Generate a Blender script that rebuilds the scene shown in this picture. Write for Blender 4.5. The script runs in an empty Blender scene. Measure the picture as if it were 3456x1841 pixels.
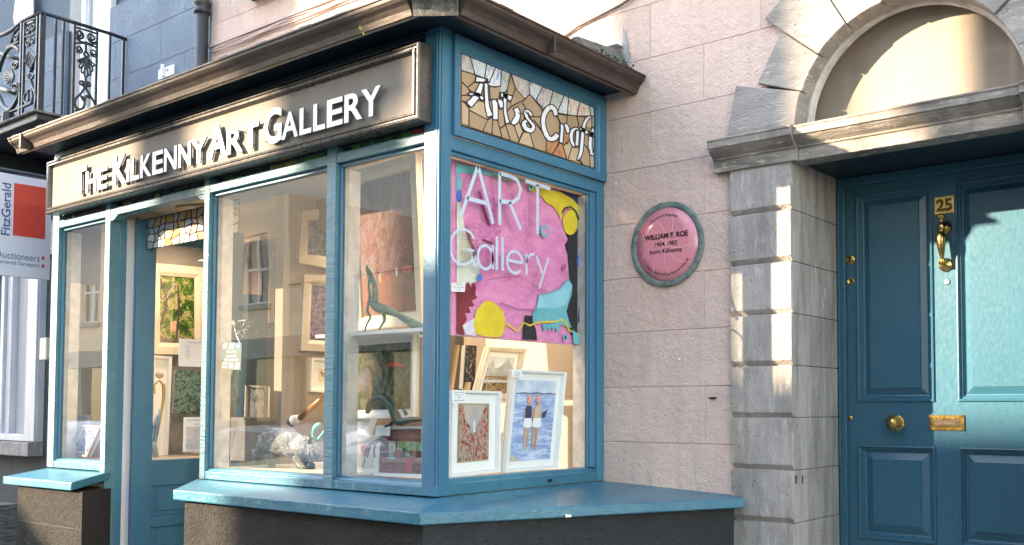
import bpy, math, random
from mathutils import Vector, Matrix, noise

random.seed(7)
S = bpy.context.scene
COL = S.collection
R = math.radians

# ------------------------------------------------------------ camera, sky, sun, exposure
PW, PH = 3456.0, 1841.0
YAW, PITCH = R(-36.312), R(2.549)
FL = 0.948374 * PW
OX, OY = 343.92, 311.20
CAM = Vector((0, 0, 1.6))
cd = bpy.data.cameras.new('camera'); co = bpy.data.objects.new('camera', cd); COL.objects.link(co)
cd.sensor_width = 36; cd.lens = 36 * 0.948374
cd.shift_x = -OX / PW; cd.shift_y = OY / PW
cd.clip_start = 0.05; cd.clip_end = 400
co.location = CAM
co.rotation_euler = (R(90) + PITCH, 0, -YAW)
S.camera = co

SUN_EL, SUN_AZ = R(18.7), R(220.7)          # the sun stands behind the camera's left shoulder, low
w = bpy.data.worlds.new('World'); S.world = w; w.use_nodes = True
nt = w.node_tree; nt.nodes.clear()
sky = nt.nodes.new('ShaderNodeTexSky'); sky.sky_type = 'NISHITA'; sky.sun_disc = False
sky.sun_elevation = SUN_EL; sky.sun_rotation = SUN_AZ
sky.air_density = 1.0; sky.dust_density = 0.3; sky.ozone_density = 1.0
bg = nt.nodes.new('ShaderNodeBackground'); bg.inputs[1].default_value = 0.15
wo = nt.nodes.new('ShaderNodeOutputWorld')
nt.links.new(sky.outputs[0], bg.inputs[0]); nt.links.new(bg.outputs[0], wo.inputs[0])
ld = bpy.data.lights.new('sun', 'SUN'); lo = bpy.data.objects.new('sun', ld); COL.objects.link(lo)
ld.energy = 2.15; ld.angle = R(0.55); ld.color = (1.0, 0.92, 0.77)
SD = Vector((-math.sin(SUN_AZ) * math.cos(SUN_EL), -math.cos(SUN_AZ) * math.cos(SUN_EL), -math.sin(SUN_EL)))
lo.rotation_euler = SD.to_track_quat('-Z', 'Y').to_euler()
S.render.engine = 'CYCLES'
S.view_settings.view_transform = 'Standard'; S.view_settings.look = 'None'
S.view_settings.gamma = 1; S.view_settings.exposure = 3.5
S.view_settings.use_white_balance = True; S.view_settings.white_balance_temperature = 8350; S.view_settings.white_balance_tint = 16
S.view_settings.use_curve_mapping = False
S.cycles.max_bounces = 8; S.cycles.transparent_max_bounces = 16; S.cycles.diffuse_bounces = 5

# ------------------------------------------------------------ measuring: photo pixel -> point on a real plane
_f = Vector((math.sin(YAW) * math.cos(PITCH), math.cos(YAW) * math.cos(PITCH), math.sin(PITCH)))
_r = Vector((math.cos(YAW), -math.sin(YAW), 0)); _u = _r.cross(_f)
def ray(x, y): return _r * (x - PW / 2 - OX) + _u * (-(y - PH / 2 - OY)) + _f * FL
def onY(x, y, Y): d = ray(x, y); return CAM + d * (Y / d.y)
def onX(x, y, X): d = ray(x, y); return CAM + d * (X / d.x)
def onZ(x, y, Z): d = ray(x, y); return CAM + d * ((Z - CAM.z) / d.z)

# ------------------------------------------------------------ mesh helper
WL = {}
class MB:
    def __init__(s): s.v = []; s.f = []; s.mi = []; s.sm = []
    def add(s, vs, fs, mi=0, sm=False):
        n = len(s.v); s.v += [Vector(p) for p in vs]
        for f in fs: s.f.append([n + i for i in f]); s.mi.append(mi); s.sm.append(sm)
        return s
    def box(s, x0, x1, y0, y1, z0, z1, mi=0):
        if x0 > x1: x0, x1 = x1, x0
        if y0 > y1: y0, y1 = y1, y0
        if z0 > z1: z0, z1 = z1, z0
        return s.add([(x0,y0,z0),(x1,y0,z0),(x1,y1,z0),(x0,y1,z0),(x0,y0,z1),(x1,y0,z1),(x1,y1,z1),(x0,y1,z1)],
                     [(0,3,2,1),(4,5,6,7),(0,1,5,4),(1,2,6,5),(2,3,7,6),(3,0,4,7)], mi)
    def hexa(s, p, mi=0):      # 8 corners: bottom 4 ccw, top 4 ccw
        return s.add(p, [(0,3,2,1),(4,5,6,7),(0,1,5,4),(1,2,6,5),(2,3,7,6),(3,0,4,7)], mi)
    def prism(s, prof, p0, p1, U, V, mi=0, sm=False):   # profile (u,v) swept from p0 to p1
        p0, p1, U, V = Vector(p0), Vector(p1), Vector(U), Vector(V); n = len(prof)
        a = [p0 + U * u + V * v for u, v in prof]; b = [p1 + U * u + V * v for u, v in prof]
        s.add(a + b, [(i, (i + 1) % n, n + (i + 1) % n, n + i) for i in range(n)], mi, sm)
        m = len(s.v) - 2 * n
        s.f.append([m + i for i in range(n)][::-1]); s.mi.append(mi); s.sm.append(False)
        s.f.append([m + n + i for i in range(n)]); s.mi.append(mi); s.sm.append(False)
        return s
    def slab(s, pts, d, mi=0):     # polygon given an extrusion vector
        pts = [Vector(p) for p in pts]; d = Vector(d); n = len(pts)
        s.add(pts + [p + d for p in pts], [tuple(range(n))[::-1], tuple(range(n, 2 * n))] + [(i, (i + 1) % n, n + (i + 1) % n, n + i) for i in range(n)], mi)
        return s
    def tube(s, pts, r, n=6, mi=0, cap=True):
        pts = [Vector(p) for p in pts]; m = len(pts)
        rr = r if isinstance(r, (list, tuple)) else [r] * m
        N = None; rings = []
        for i, p in enumerate(pts):
            t = (pts[min(i + 1, m - 1)] - pts[max(i - 1, 0)])
            if t.length < 1e-9: t = Vector((0, 0, 1))
            t.normalize()
            if N is None:
                N = t.orthogonal().normalized()
            N = (N - t * N.dot(t))
            if N.length < 1e-6: N = t.orthogonal()
            N.normalize(); B = t.cross(N)
            rings.append([p + (N * math.cos(2*math.pi*k/n) + B * math.sin(2*math.pi*k/n)) * rr[i] for k in range(n)])
        vs = [q for ring in rings for q in ring]; fs = []
        for i in range(m - 1):
            for k in range(n): fs.append((i*n+k, i*n+(k+1)%n, (i+1)*n+(k+1)%n, (i+1)*n+k))
        if cap: fs += [tuple(range(n))[::-1], tuple(range((m-1)*n, m*n))]
        return s.add(vs, fs, mi, True)
    def lathe(s, c, axis, prof, n=24, mi=0, sm=True, a0=0):   # profile (r, h) along axis
        c = Vector(c); A = Vector(axis).normalized(); N = A.orthogonal().normalized(); B = A.cross(N)
        vs = []
        for r, h in prof:
            for k in range(n):
                a = 2*math.pi*k/n + a0; vs.append(c + A*h + (N*math.cos(a) + B*math.sin(a)) * r)
        fs = []; m = len(prof)
        for i in range(m - 1):
            for k in range(n): fs.append((i*n+k, i*n+(k+1)%n, (i+1)*n+(k+1)%n, (i+1)*n+k))
        fs += [tuple(range(n))[::-1], tuple(range((m-1)*n, m*n))]
        return s.add(vs, fs, mi, sm)
    def ball(s, c, r, mi=0, n=12, m=8):
        c = Vector(c); r = r if isinstance(r, (tuple, list)) else (r, r, r)
        vs = [c + Vector((0,0,-r[2]))]
        for i in range(1, m):
            t = math.pi*i/m - math.pi/2
            for k in range(n):
                a = 2*math.pi*k/n; vs.append(c + Vector((r[0]*math.cos(t)*math.cos(a), r[1]*math.cos(t)*math.sin(a), r[2]*math.sin(t))))
        vs.append(c + Vector((0,0,r[2]))); fs = []
        for k in range(n): fs.append((0, 1+(k+1)%n, 1+k))
        for i in range(m-2):
            for k in range(n): fs.append((1+i*n+k, 1+i*n+(k+1)%n, 1+(i+1)*n+(k+1)%n, 1+(i+1)*n+k))
        L = len(vs)-1
        for k in range(n): fs.append((L, 1+(m-2)*n+k, 1+(m-2)*n+(k+1)%n))
        return s.add(vs, fs, mi, True)
    def build(s, name, mats, parent=None, label=None, cat=None, group=None, kind=None, bevel=0, seg=2):
        mats = mats if isinstance(mats, (list, tuple)) else [mats]
        if s.v:
            o = Vector(((min(p.x for p in s.v)+max(p.x for p in s.v))/2, (min(p.y for p in s.v)+max(p.y for p in s.v))/2, min(p.z for p in s.v)))
        else: o = Vector((0,0,0))
        if name == 'lettering': kind = 'stuff'
        me = bpy.data.meshes.new(name); me.from_pydata([p - o for p in s.v], [], s.f)
        for m in mats: me.materials.append(m)
        for i, p in enumerate(me.polygons): p.material_index = s.mi[i]; p.use_smooth = s.sm[i]
        me.update()
        return link(me, name, o, parent, label, cat, group, kind, bevel, seg)
def link(me, name, o, parent=None, label=None, cat=None, group=None, kind=None, bevel=0, seg=2):
    ob = bpy.data.objects.new(name, me); COL.objects.link(ob)
    ob.location = o - (WL[parent.name] if parent else Vector((0,0,0))); WL[ob.name] = Vector(o)
    if parent: ob.parent = parent
    tag(ob, label, cat, group, kind)
    if bevel:
        b = ob.modifiers.new('bevel', 'BEVEL'); b.width = bevel; b.segments = seg; b.limit_method = 'ANGLE'; b.angle_limit = R(35)
        b.harden_normals = False
    return ob
def tag(o, label=None, cat=None, group=None, kind=None):
    if label: o['label'] = label
    if cat: o['category'] = cat
    if group: o['group'] = group
    if kind: o['kind'] = kind
    return o
def thing(name, loc, label, cat, group=None):
    o = bpy.data.objects.new(name, None); COL.objects.link(o); o.location = loc; WL[o.name] = Vector(loc)
    o.empty_display_size = .2
    return tag(o, label, cat, group)
def sub(name, loc, parent):
    o = bpy.data.objects.new(name, None); COL.objects.link(o); o.location = Vector(loc) - WL[parent.name]; o.parent = parent
    WL[o.name] = Vector(loc); return o
def BOX(name, x0, x1, y0, y1, z0, z1, mat, parent=None, bevel=0, **k):
    return MB().box(x0, x1, y0, y1, z0, z1).build(name, mat, parent, bevel=bevel, **k)

# ------------------------------------------------------------ materials
def mat(name, c1, rough=.6, c2=None, mscale=6, bump=0, bscale=60, metallic=0, stretch=None, distort=0,
        vary=0, spec=.5, c3=None, coat=0, detail=6, mlo=.35, mhi=.65, bump2=0, b2scale=8, streak=None, pits=0):
    m = bpy.data.materials.new(name); m.use_nodes = True; t = m.node_tree; N = t.nodes; L = t.links
    b = N['Principled BSDF']; b.inputs['Roughness'].default_value = rough; b.inputs['Metallic'].default_value = metallic
    b.inputs['Specular IOR Level'].default_value = spec; b.inputs['Coat Weight'].default_value = coat
    geo = N.new('ShaderNodeNewGeometry'); mp = N.new('ShaderNodeMapping'); L.new(geo.outputs['Position'], mp.inputs[0])
    if stretch: mp.inputs['Scale'].default_value = stretch
    base = None
    rgb = N.new('ShaderNodeRGB'); rgb.outputs[0].default_value = (*c1, 1); base = rgb.outputs[0]
    if c2:
        n = N.new('ShaderNodeTexNoise'); n.inputs['Scale'].default_value = mscale; n.inputs['Detail'].default_value = detail
        L.new(mp.outputs[0], n.inputs[0])
        rp = N.new('ShaderNodeMapRange'); rp.inputs[1].default_value = mlo; rp.inputs[2].default_value = mhi
        L.new(n.outputs[0], rp.inputs[0])
        mx = N.new('ShaderNodeMix'); mx.data_type = 'RGBA'; L.new(rp.outputs[0], mx.inputs[0]); L.new(base, mx.inputs[6])
        mx.inputs[7].default_value = (*c2, 1); base = mx.outputs[2]
    if c3:
        n = N.new('ShaderNodeTexNoise'); n.inputs['Scale'].default_value = mscale * 3.7; n.inputs['Detail'].default_value = 8
        n.inputs['Distortion'].default_value = .6
        L.new(mp.outputs[0], n.inputs[0])
        rp = N.new('ShaderNodeMapRange'); rp.inputs[1].default_value = .55; rp.inputs[2].default_value = .72
        L.new(n.outputs[0], rp.inputs[0])
        mx = N.new('ShaderNodeMix'); mx.data_type = 'RGBA'; L.new(rp.outputs[0], mx.inputs[0]); L.new(base, mx.inputs[6])
        mx.inputs[7].default_value = (*c3, 1); base = mx.outputs[2]
    if streak:      # rain streaks: noise stretched along z
        mp2 = N.new('ShaderNodeMapping'); L.new(geo.outputs['Position'], mp2.inputs[0]); mp2.inputs['Scale'].default_value = (14, 14, 1.1)
        n = N.new('ShaderNodeTexNoise'); n.inputs['Scale'].default_value = 1; n.inputs['Detail'].default_value = 7
        L.new(mp2.outputs[0], n.inputs[0])
        rp = N.new('ShaderNodeMapRange'); rp.inputs[1].default_value = .5; rp.inputs[2].default_value = .75; rp.inputs[4].default_value = streak[1]
        L.new(n.outputs[0], rp.inputs[0])
        mx = N.new('ShaderNodeMix'); mx.data_type = 'RGBA'; L.new(rp.outputs[0], mx.inputs[0]); L.new(base, mx.inputs[6])
        mx.inputs[7].default_value = (*streak[0], 1); base = mx.outputs[2]
    if vary:
        oi = N.new('ShaderNodeObjectInfo'); r = N.new('ShaderNodeMapRange'); L.new(oi.outputs['Random'], r.inputs[0])
        r.inputs[3].default_value = 1 - vary; r.inputs[4].default_value = 1 + vary
        vm = N.new('ShaderNodeVectorMath'); vm.operation = 'SCALE'; L.new(base, vm.inputs[0]); L.new(r.outputs[0], vm.inputs['Scale']); base = vm.outputs[0]
    L.new(base, b.inputs['Base Color'])
    last = None
    if bump:
        n = N.new('ShaderNodeTexNoise'); n.inputs['Scale'].default_value = bscale; n.inputs['Detail'].default_value = 6
        n.inputs['Distortion'].default_value = distort; L.new(mp.outputs[0], n.inputs[0])
        bp = N.new('ShaderNodeBump'); bp.inputs['Strength'].default_value = 1; bp.inputs['Distance'].default_value = bump
        L.new(n.outputs[0], bp.inputs['Height']); last = bp
        rr = N.new('ShaderNodeMapRange'); rr.inputs[3].default_value = max(rough - .12, .02); rr.inputs[4].default_value = min(rough + .14, 1)
        L.new(n.outputs[0], rr.inputs[0]); L.new(rr.outputs[0], b.inputs['Roughness'])
    if bump2:
        n = N.new('ShaderNodeTexNoise'); n.inputs['Scale'].default_value = b2scale; n.inputs['Detail'].default_value = 3
        L.new(geo.outputs['Position'], n.inputs[0])
        bp = N.new('ShaderNodeBump'); bp.inputs['Strength'].default_value = 1; bp.inputs['Distance'].default_value = bump2
        L.new(n.outputs[0], bp.inputs['Height'])
        if last: L.new(last.outputs[0], bp.inputs['Normal'])
        last = bp
    if pits:     # shallow pocks scattered over the surface
        v = N.new('ShaderNodeTexVoronoi'); v.inputs['Scale'].default_value = 42; L.new(geo.outputs['Position'], v.inputs[0])
        r = N.new('ShaderNodeMapRange'); r.inputs[1].default_value = .08; r.inputs[2].default_value = .26; L.new(v.outputs['Distance'], r.inputs[0])
        nn = N.new('ShaderNodeTexNoise'); nn.inputs['Scale'].default_value = 9; L.new(geo.outputs['Position'], nn.inputs[0])
        r2 = N.new('ShaderNodeMapRange'); r2.inputs[1].default_value = .5; r2.inputs[2].default_value = .62; L.new(nn.outputs[0], r2.inputs[0])
        mx = N.new('ShaderNodeMath'); mx.operation = 'SUBTRACT'; mx.inputs[0].default_value = 1; L.new(r2.outputs[0], mx.inputs[1])
        mm = N.new('ShaderNodeMath'); mm.operation = 'MAXIMUM'; L.new(r.outputs[0], mm.inputs[0]); L.new(mx.outputs[0], mm.inputs[1])
        bp = N.new('ShaderNodeBump'); bp.inputs['Strength'].default_value = 1; bp.inputs['Distance'].default_value = .006 * pits; L.new(mm.outputs[0], bp.inputs['Height'])
        if last: L.new(last.outputs[0], bp.inputs['Normal'])
        last = bp
    if last: L.new(last.outputs[0], b.inputs['Normal'])
    return m
def emit(name, c, s):
    m = bpy.data.materials.new(name); m.use_nodes = True; b = m.node_tree.nodes['Principled BSDF']
    b.inputs['Base Color'].default_value = (*c, 1); b.inputs['Emission Color'].default_value = (*c, 1); b.inputs['Emission Strength'].default_value = s
    return m
def glass(name, tint=(1,1,1), ior=1.5, rough=0.0, bump=0, bscale=2.0, film=0):
    m = bpy.data.materials.new(name); m.use_nodes = True; t = m.node_tree; N = t.nodes; L = t.links; N.remove(N['Principled BSDF'])
    out = N['Material Output']; tr = N.new('ShaderNodeBsdfTransparent'); tr.inputs[0].default_value = (*tint, 1)
    gl = N.new('ShaderNodeBsdfGlossy'); gl.inputs['Roughness'].default_value = rough
    fr = N.new('ShaderNodeFresnel'); fr.inputs[0].default_value = ior
    gb_ = N.new('ShaderNodeNewGeometry'); sb = N.new('ShaderNodeMath'); sb.operation = 'SUBTRACT'; sb.inputs[0].default_value = 1; L.new(gb_.outputs['Backfacing'], sb.inputs[1])
    ml = N.new('ShaderNodeMath'); ml.operation = 'MULTIPLY'; L.new(fr.outputs[0], ml.inputs[0]); L.new(sb.outputs[0], ml.inputs[1])
    mx = N.new('ShaderNodeMixShader'); L.new(ml.outputs[0], mx.inputs[0]); L.new(tr.outputs[0], mx.inputs[1]); L.new(gl.outputs[0], mx.inputs[2])
    if bump:
        geo = N.new('ShaderNodeNewGeometry'); n = N.new('ShaderNodeTexNoise'); n.inputs['Scale'].default_value = bscale; n.inputs['Detail'].default_value = 1
        L.new(geo.outputs['Position'], n.inputs[0]); bp = N.new('ShaderNodeBump'); bp.inputs['Distance'].default_value = bump
        L.new(n.outputs[0], bp.inputs['Height']); L.new(bp.outputs[0], gl.inputs['Normal'])
    if film:     # dried smears and dust on the pane
        geo = N.new('ShaderNodeNewGeometry'); mp = N.new('ShaderNodeMapping'); mp.inputs['Rotation'].default_value = (0, .6, 0); mp.inputs['Scale'].default_value = (3, 3, 14); L.new(geo.outputs['Position'], mp.inputs[0])
        n = N.new('ShaderNodeTexNoise'); n.inputs['Scale'].default_value = 2.2; n.inputs['Detail'].default_value = 9; n.inputs['Distortion'].default_value = 1.5; L.new(mp.outputs[0], n.inputs[0])
        r = N.new('ShaderNodeMapRange'); r.inputs[1].default_value = .52; r.inputs[2].default_value = .78; r.inputs[3].default_value = .002; r.inputs[4].default_value = film; L.new(n.outputs[0], r.inputs[0])
        df = N.new('ShaderNodeBsdfDiffuse'); df.inputs[0].default_value = (.6,.6,.6,1); m2 = N.new('ShaderNodeMixShader')
        L.new(r.outputs[0], m2.inputs[0]); L.new(mx.outputs[0], m2.inputs[1]); L.new(df.outputs[0], m2.inputs[2]); mx = m2
    L.new(mx.outputs[0], out.inputs[0]); return m
def artmat(name, stops, scale=6, distort=2, rough=.6, detail=8, stretch=(1,1,1), bump=.001, vor=False, seed=0):
    m = bpy.data.materials.new(name); m.use_nodes = True; t = m.node_tree; N = t.nodes; L = t.links; b = N['Principled BSDF']
    b.inputs['Roughness'].default_value = rough; b.inputs['Specular IOR Level'].default_value = .12
    g = N.new('ShaderNodeNewGeometry'); mp = N.new('ShaderNodeMapping'); L.new(g.outputs['Position'], mp.inputs[0])
    mp.inputs['Scale'].default_value = stretch; mp.inputs['Location'].default_value = (seed * 3.1, seed * 1.7, seed * 2.3)
    n = N.new('ShaderNodeTexNoise'); n.inputs['Scale'].default_value = scale; n.inputs['Detail'].default_value = detail; n.inputs['Distortion'].default_value = distort
    L.new(mp.outputs[0], n.inputs[0])
    n2 = N.new('ShaderNodeTexNoise'); n2.inputs['Scale'].default_value = scale * 6; n2.inputs['Detail'].default_value = 10; n2.inputs['Distortion'].default_value = 1.2
    L.new(mp.outputs[0], n2.inputs[0])
    ad = N.new('ShaderNodeMath'); ad.operation = 'MULTIPLY_ADD'; ad.inputs[1].default_value = .85; L.new(n2.outputs[0], ad.inputs[0]); L.new(n.outputs[0], ad.inputs[2])
    sb = N.new('ShaderNodeMath'); sb.operation = 'SUBTRACT'; sb.inputs[1].default_value = .425; L.new(ad.outputs[0], sb.inputs[0])
    fac = sb.outputs[0]
    cr = N.new('ShaderNodeValToRGB'); e = cr.color_ramp.elements
    while len(e) < len(stops): e.new(.5)
    for i, (p, c) in enumerate(stops): e[i].position = p; e[i].color = (*c, 1)
    L.new(fac, cr.inputs[0]); L.new(cr.outputs[0], b.inputs['Base Color'])
    bp = N.new('ShaderNodeBump'); bp.inputs['Distance'].default_value = bump; L.new(n.outputs[0], bp.inputs['Height']); L.new(bp.outputs[0], b.inputs['Normal'])
    return m
def flat(name, c, rough=.6): return mat(name, c, rough, spec=.2)

TEAL = mat('teal gloss paint', (.020,.125,.205), .38, (.030,.155,.235), 2.5, .0016, 55, stretch=(1,1,.35), distort=.7, bump2=.002, b2scale=14)
TEALW = mat('teal paint over wood grain', (.040,.150,.200), .42, (.060,.185,.230), 5, .0065, 30, stretch=(.22,1,1.6), distort=1.6, c3=(.07,.19,.22), streak=((.03,.09,.11), .4))
SILL = mat('thick teal sill paint', (.016,.120,.185), .34, (.028,.155,.21), 4, .0045, 24, distort=1.4, bump2=.004, b2scale=6, streak=((.012,.085,.13), .35))
DTEAL = mat('door teal paint', (.019,.096,.142), .30, (.023,.104,.152), 2.2, .0004, 60, stretch=(1,1,.5), distort=.3, bump2=.0010, b2scale=6)
DARKT = mat('dark blue green fascia paint', (.009,.022,.032), .45, (.012,.028,.038), 4, .0015, 40)
PINK = mat('pink lined render', (.66,.485,.415), .92, (.60,.44,.375), 3.5, .0075, 80, distort=.6, vary=.045, bump2=.010, b2scale=22, pits=.5,  c3=(.68,.505,.44), streak=((.50,.37,.32), .45))
PINKJ = mat('pink render joint', (.60,.44,.38), .9, None, bump=.002, bscale=80)
STONE = mat('grey limestone tooled', (.40,.352,.325), .88, (.265,.240,.220), 7, .0075, 85, stretch=(1.5,1.5,.30), vary=.08, c3=(.47,.43,.39), streak=((.17,.155,.14), .75), bump2=.006, b2scale=18, pits=1)
STONEV = mat('limestone voussoir', (.36,.325,.295), .88, (.25,.23,.21), 7, .008, 70, stretch=(.5,.5,2.2), vary=.07, c3=(.44,.40,.36), bump2=.006, b2scale=16, pits=1)
STONEM = mat('weathered limestone moulding', (.30,.262,.225), .85, (.15,.130,.113), 4, .005, 60, stretch=(.8,1,3), c3=(.44,.40,.34), streak=((.13,.115,.10), .7))
MORTAR = mat('mortar', (.30,.28,.26), .95, bump=.002)
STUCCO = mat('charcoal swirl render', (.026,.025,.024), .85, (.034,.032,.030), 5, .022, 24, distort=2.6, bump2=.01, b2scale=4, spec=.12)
STUCCOD = mat('charcoal render for shaded sides and joint', (.010,.0105,.013), .7, (.014,.0145,.017), 4, .010, 30, distort=1.5)  # darker copy of the render: paints shade on side faces, also the joint
SIGNP = mat('taupe metal sign face', (.185,.165,.148), .75, (.205,.185,.163), 7, .0012, 30, distort=.8, c3=(.215,.193,.168), spec=.12)
SIGNF = mat('dark sign moulding', (.045,.040,.038), .28, (.06,.052,.048), 8, .0006, 40)
WHITEL = mat('white painted letter', (.80,.80,.80), .4)
LSIDE = mat('grey letter edge', (.10,.10,.11), .5)
GUT = mat('old brown gutter paint', (.055,.034,.026), .6, (.036,.025,.021), 5, .003, 30, stretch=(.5,.5,2), c3=(.09,.055,.036), streak=((.02,.015,.014), .5))
GUTR = mat('weathered gutter rim', (.20,.185,.165), .9, (.07,.062,.055), 14, .004, 40, c3=(.30,.28,.24))
ROOF = mat('mossy slate roof edge', (.12,.115,.11), .95, (.045,.05,.03), 12, .01, 30, c3=(.24,.22,.19))
MOSS = mat('moss', (.055,.085,.018), 1, (.035,.03,.015), 20, .01, 60)
LEAD = mat('lead flashing', (.33,.33,.34), .6, (.24,.24,.25), 10, .002, 30)
CAME = mat('lead came', (.035,.03,.03), .5)
BLUEW = mat('slate blue render', (.160,.220,.285), .88, (.125,.175,.235), 2.5, .012, 22, distort=1.2, vary=.03, c3=(.15,.20,.25), bump2=.008, b2scale=6)
BLUEJ = mat('slate blue joint', (.08,.12,.16), .9)
DARKW = mat('charcoal wall paint', (.045,.050,.060), .8, (.06,.064,.074), 3, .005, 30, vary=.05)
WPAINT = mat('white joinery paint', (.62,.62,.64), .5, (.54,.54,.57), 7, .0012, 30, stretch=(1,1,.3))
WOLD = mat('flaking white paint', (.60,.58,.56), .6, (.45,.42,.40), 14, .003, 35)
IRON = mat('black painted iron', (.009,.013,.019), .4, (.013,.018,.025), 20, .001, 60)
PIPE = mat('dark downpipe paint', (.016,.017,.022), .5, (.028,.024,.024), 8, .003, 40)
BRASS = mat('aged brass', (.66,.44,.15), .24, (.42,.26,.09), 25, .0005, 50, metallic=1)
BRASSD = mat('dark brass recess', (.025,.018,.010), .6)
SILVER = mat('steel bolt', (.6,.6,.58), .3, metallic=1)
VERDI = mat('verdigris bronze', (.15,.215,.185), .7, (.075,.105,.10), 30, .004, 60, c3=(.24,.32,.28))
PLQ = mat('pink enamel', (.66,.235,.275), .22, (.62,.22,.26), 6, coat=.25)
PLQL = flat('pale pink line', (.74,.36,.41), .3)
INK = flat('black lettering', (.02,.018,.02), .4)
CREAM = mat('cream interior paint', (.30,.245,.195), .8, (.27,.22,.175), 2)
INTW = mat('warm white interior paint', (.36,.33,.29), .8, (.33,.30,.265), 2)
INTD = mat('dark gallery wall', (.10,.10,.11), .7)
WOODF = mat('display shelf', (.30,.24,.19), .6, (.22,.17,.13), 4, stretch=(1,8,8))
GLASS = glass('shop window glass', (.95,.96,.955), 2.3, bump=.0015, bscale=1.6, film=.012)
GLASS2 = glass('side window glass', (.97,.98,.975), 1.38, bump=.001, bscale=1.6, film=.008)
GLASSP = glass('picture glass', (1,1,1), 1.45)
FAN = mat('fanlight board seen through dusty glass', (.26,.205,.175), .5, (.225,.18,.155), 2.5, .001, 40, coat=.4, streak=((.27,.245,.215), .7), c3=(.235,.19,.16))
FANG = glass('fanlight glass', (.98,.97,.94), 1.5, rough=.03)
WGLASS = mat('dark window glass', (.03,.04,.045), .03, spec=.8)
CANV = flat('canvas edge', (.70,.68,.62), .8)
PAPER = flat('white paper', (.78,.78,.78), .7)
MATB = mat('white mount board', (.80,.79,.76), .8)
FWHITE = mat('white frame', (.76,.75,.73), .45)
FCREAM = mat('cream wooden frame', (.62,.53,.42), .5, (.56,.47,.37), 8)
FGOLD = mat('dull gold slip', (.42,.36,.18), .4, metallic=.3)
FSILV = mat('silvery brown frame', (.32,.29,.25), .35, (.20,.17,.14), 18, metallic=.4)
PINEW = mat('pine easel wood', (.58,.34,.16), .5, (.48,.26,.11), 10, stretch=(8,8,.6))
BRZG = mat('green patina bronze', (.035,.13,.085), .45, (.018,.06,.045), 18, .003, 40, c3=(.08,.22,.16))
BRZD = mat('dark green bronze', (.012,.035,.025), .35, (.02,.05,.035), 14, .002, 40)
TURQ = mat('turquoise patina', (.12,.50,.42), .5, (.08,.36,.32), 20, .002, 40)
PLAST = mat('crumpled white plaster', (.21,.21,.19), .85, (.07,.075,.065), 13, .03, 22, distort=1.5, c3=(.32,.32,.29))

# ------------------------------------------------------------ lettering
_tc = {}
def text_mesh(body, bold=0, depth=0.0, res=4):
    k = (body, bold, depth)
    if k in _tc: return _tc[k]
    cu = bpy.data.curves.new('lettering', 'FONT'); cu.body = body; cu.size = 1; cu.offset = bold; cu.extrude = depth; cu.resolution_u = res
    o = bpy.data.objects.new('lettering', cu); COL.objects.link(o)
    dg = bpy.context.evaluated_depsgraph_get(); dg.update()
    me = bpy.data.meshes.new_from_object(o.evaluated_get(dg))
    vs = [v.co.copy() for v in me.vertices]; fs = [tuple(p.vertices) for p in me.polygons]
    bpy.data.objects.remove(o); bpy.data.curves.remove(cu); bpy.data.meshes.remove(me)
    if vs:
        x0 = min(v.x for v in vs); x1 = max(v.x for v in vs); y0 = min(v.y for v in vs); y1 = max(v.y for v in vs)
    else: x0 = x1 = y0 = y1 = 0
    _tc[k] = (vs, fs, x0, x1, y0, y1); return _tc[k]
def put_text(mb, body, P, U, V, w=None, h=None, bold=0, mi=0, center=False, lift=0.0):
    """lettering with its lower left at P, reading along U, upright along V, w wide and h high"""
    vs, fs, x0, x1, y0, y1 = text_mesh(body, bold)
    if not vs: return mb
    U = Vector(U).normalized(); V = Vector(V).normalized()
    sy = h / (y1 - y0) if h else None; sx = w / (x1 - x0) if w else sy
    if sy is None: sy = sx
    P = Vector(P)
    if center: P = P - U * (x1 - x0) * sx / 2
    nrm = U.cross(V)
    mb.add([P + U * (v.x - x0) * sx + V * (v.y - y0) * sy + nrm * lift for v in vs], fs, mi)
    return mb

# ============================================================ GROUND
ground = mat('pavement stone', (.26,.25,.24), .85, (.20,.19,.185), 2, .003, 40)
asph = mat('asphalt', (.055,.055,.058), .9, (.045,.045,.048), 3, .004, 90)
MB().box(-120, 120, -120, 120, -.30, -.12).build('ground', asph, kind='structure')
MB().box(-60, 40, 2.2, 30, -.119, 0).build('pavement', ground, kind='structure')
BOX('kerb', -60, 40, 2.05, 2.198, -.119, .0, ground, kind='structure')
MB().box(-60, 40, -5.98, -4.4, -.119, 0).build('pavement', ground, kind='structure')

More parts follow.
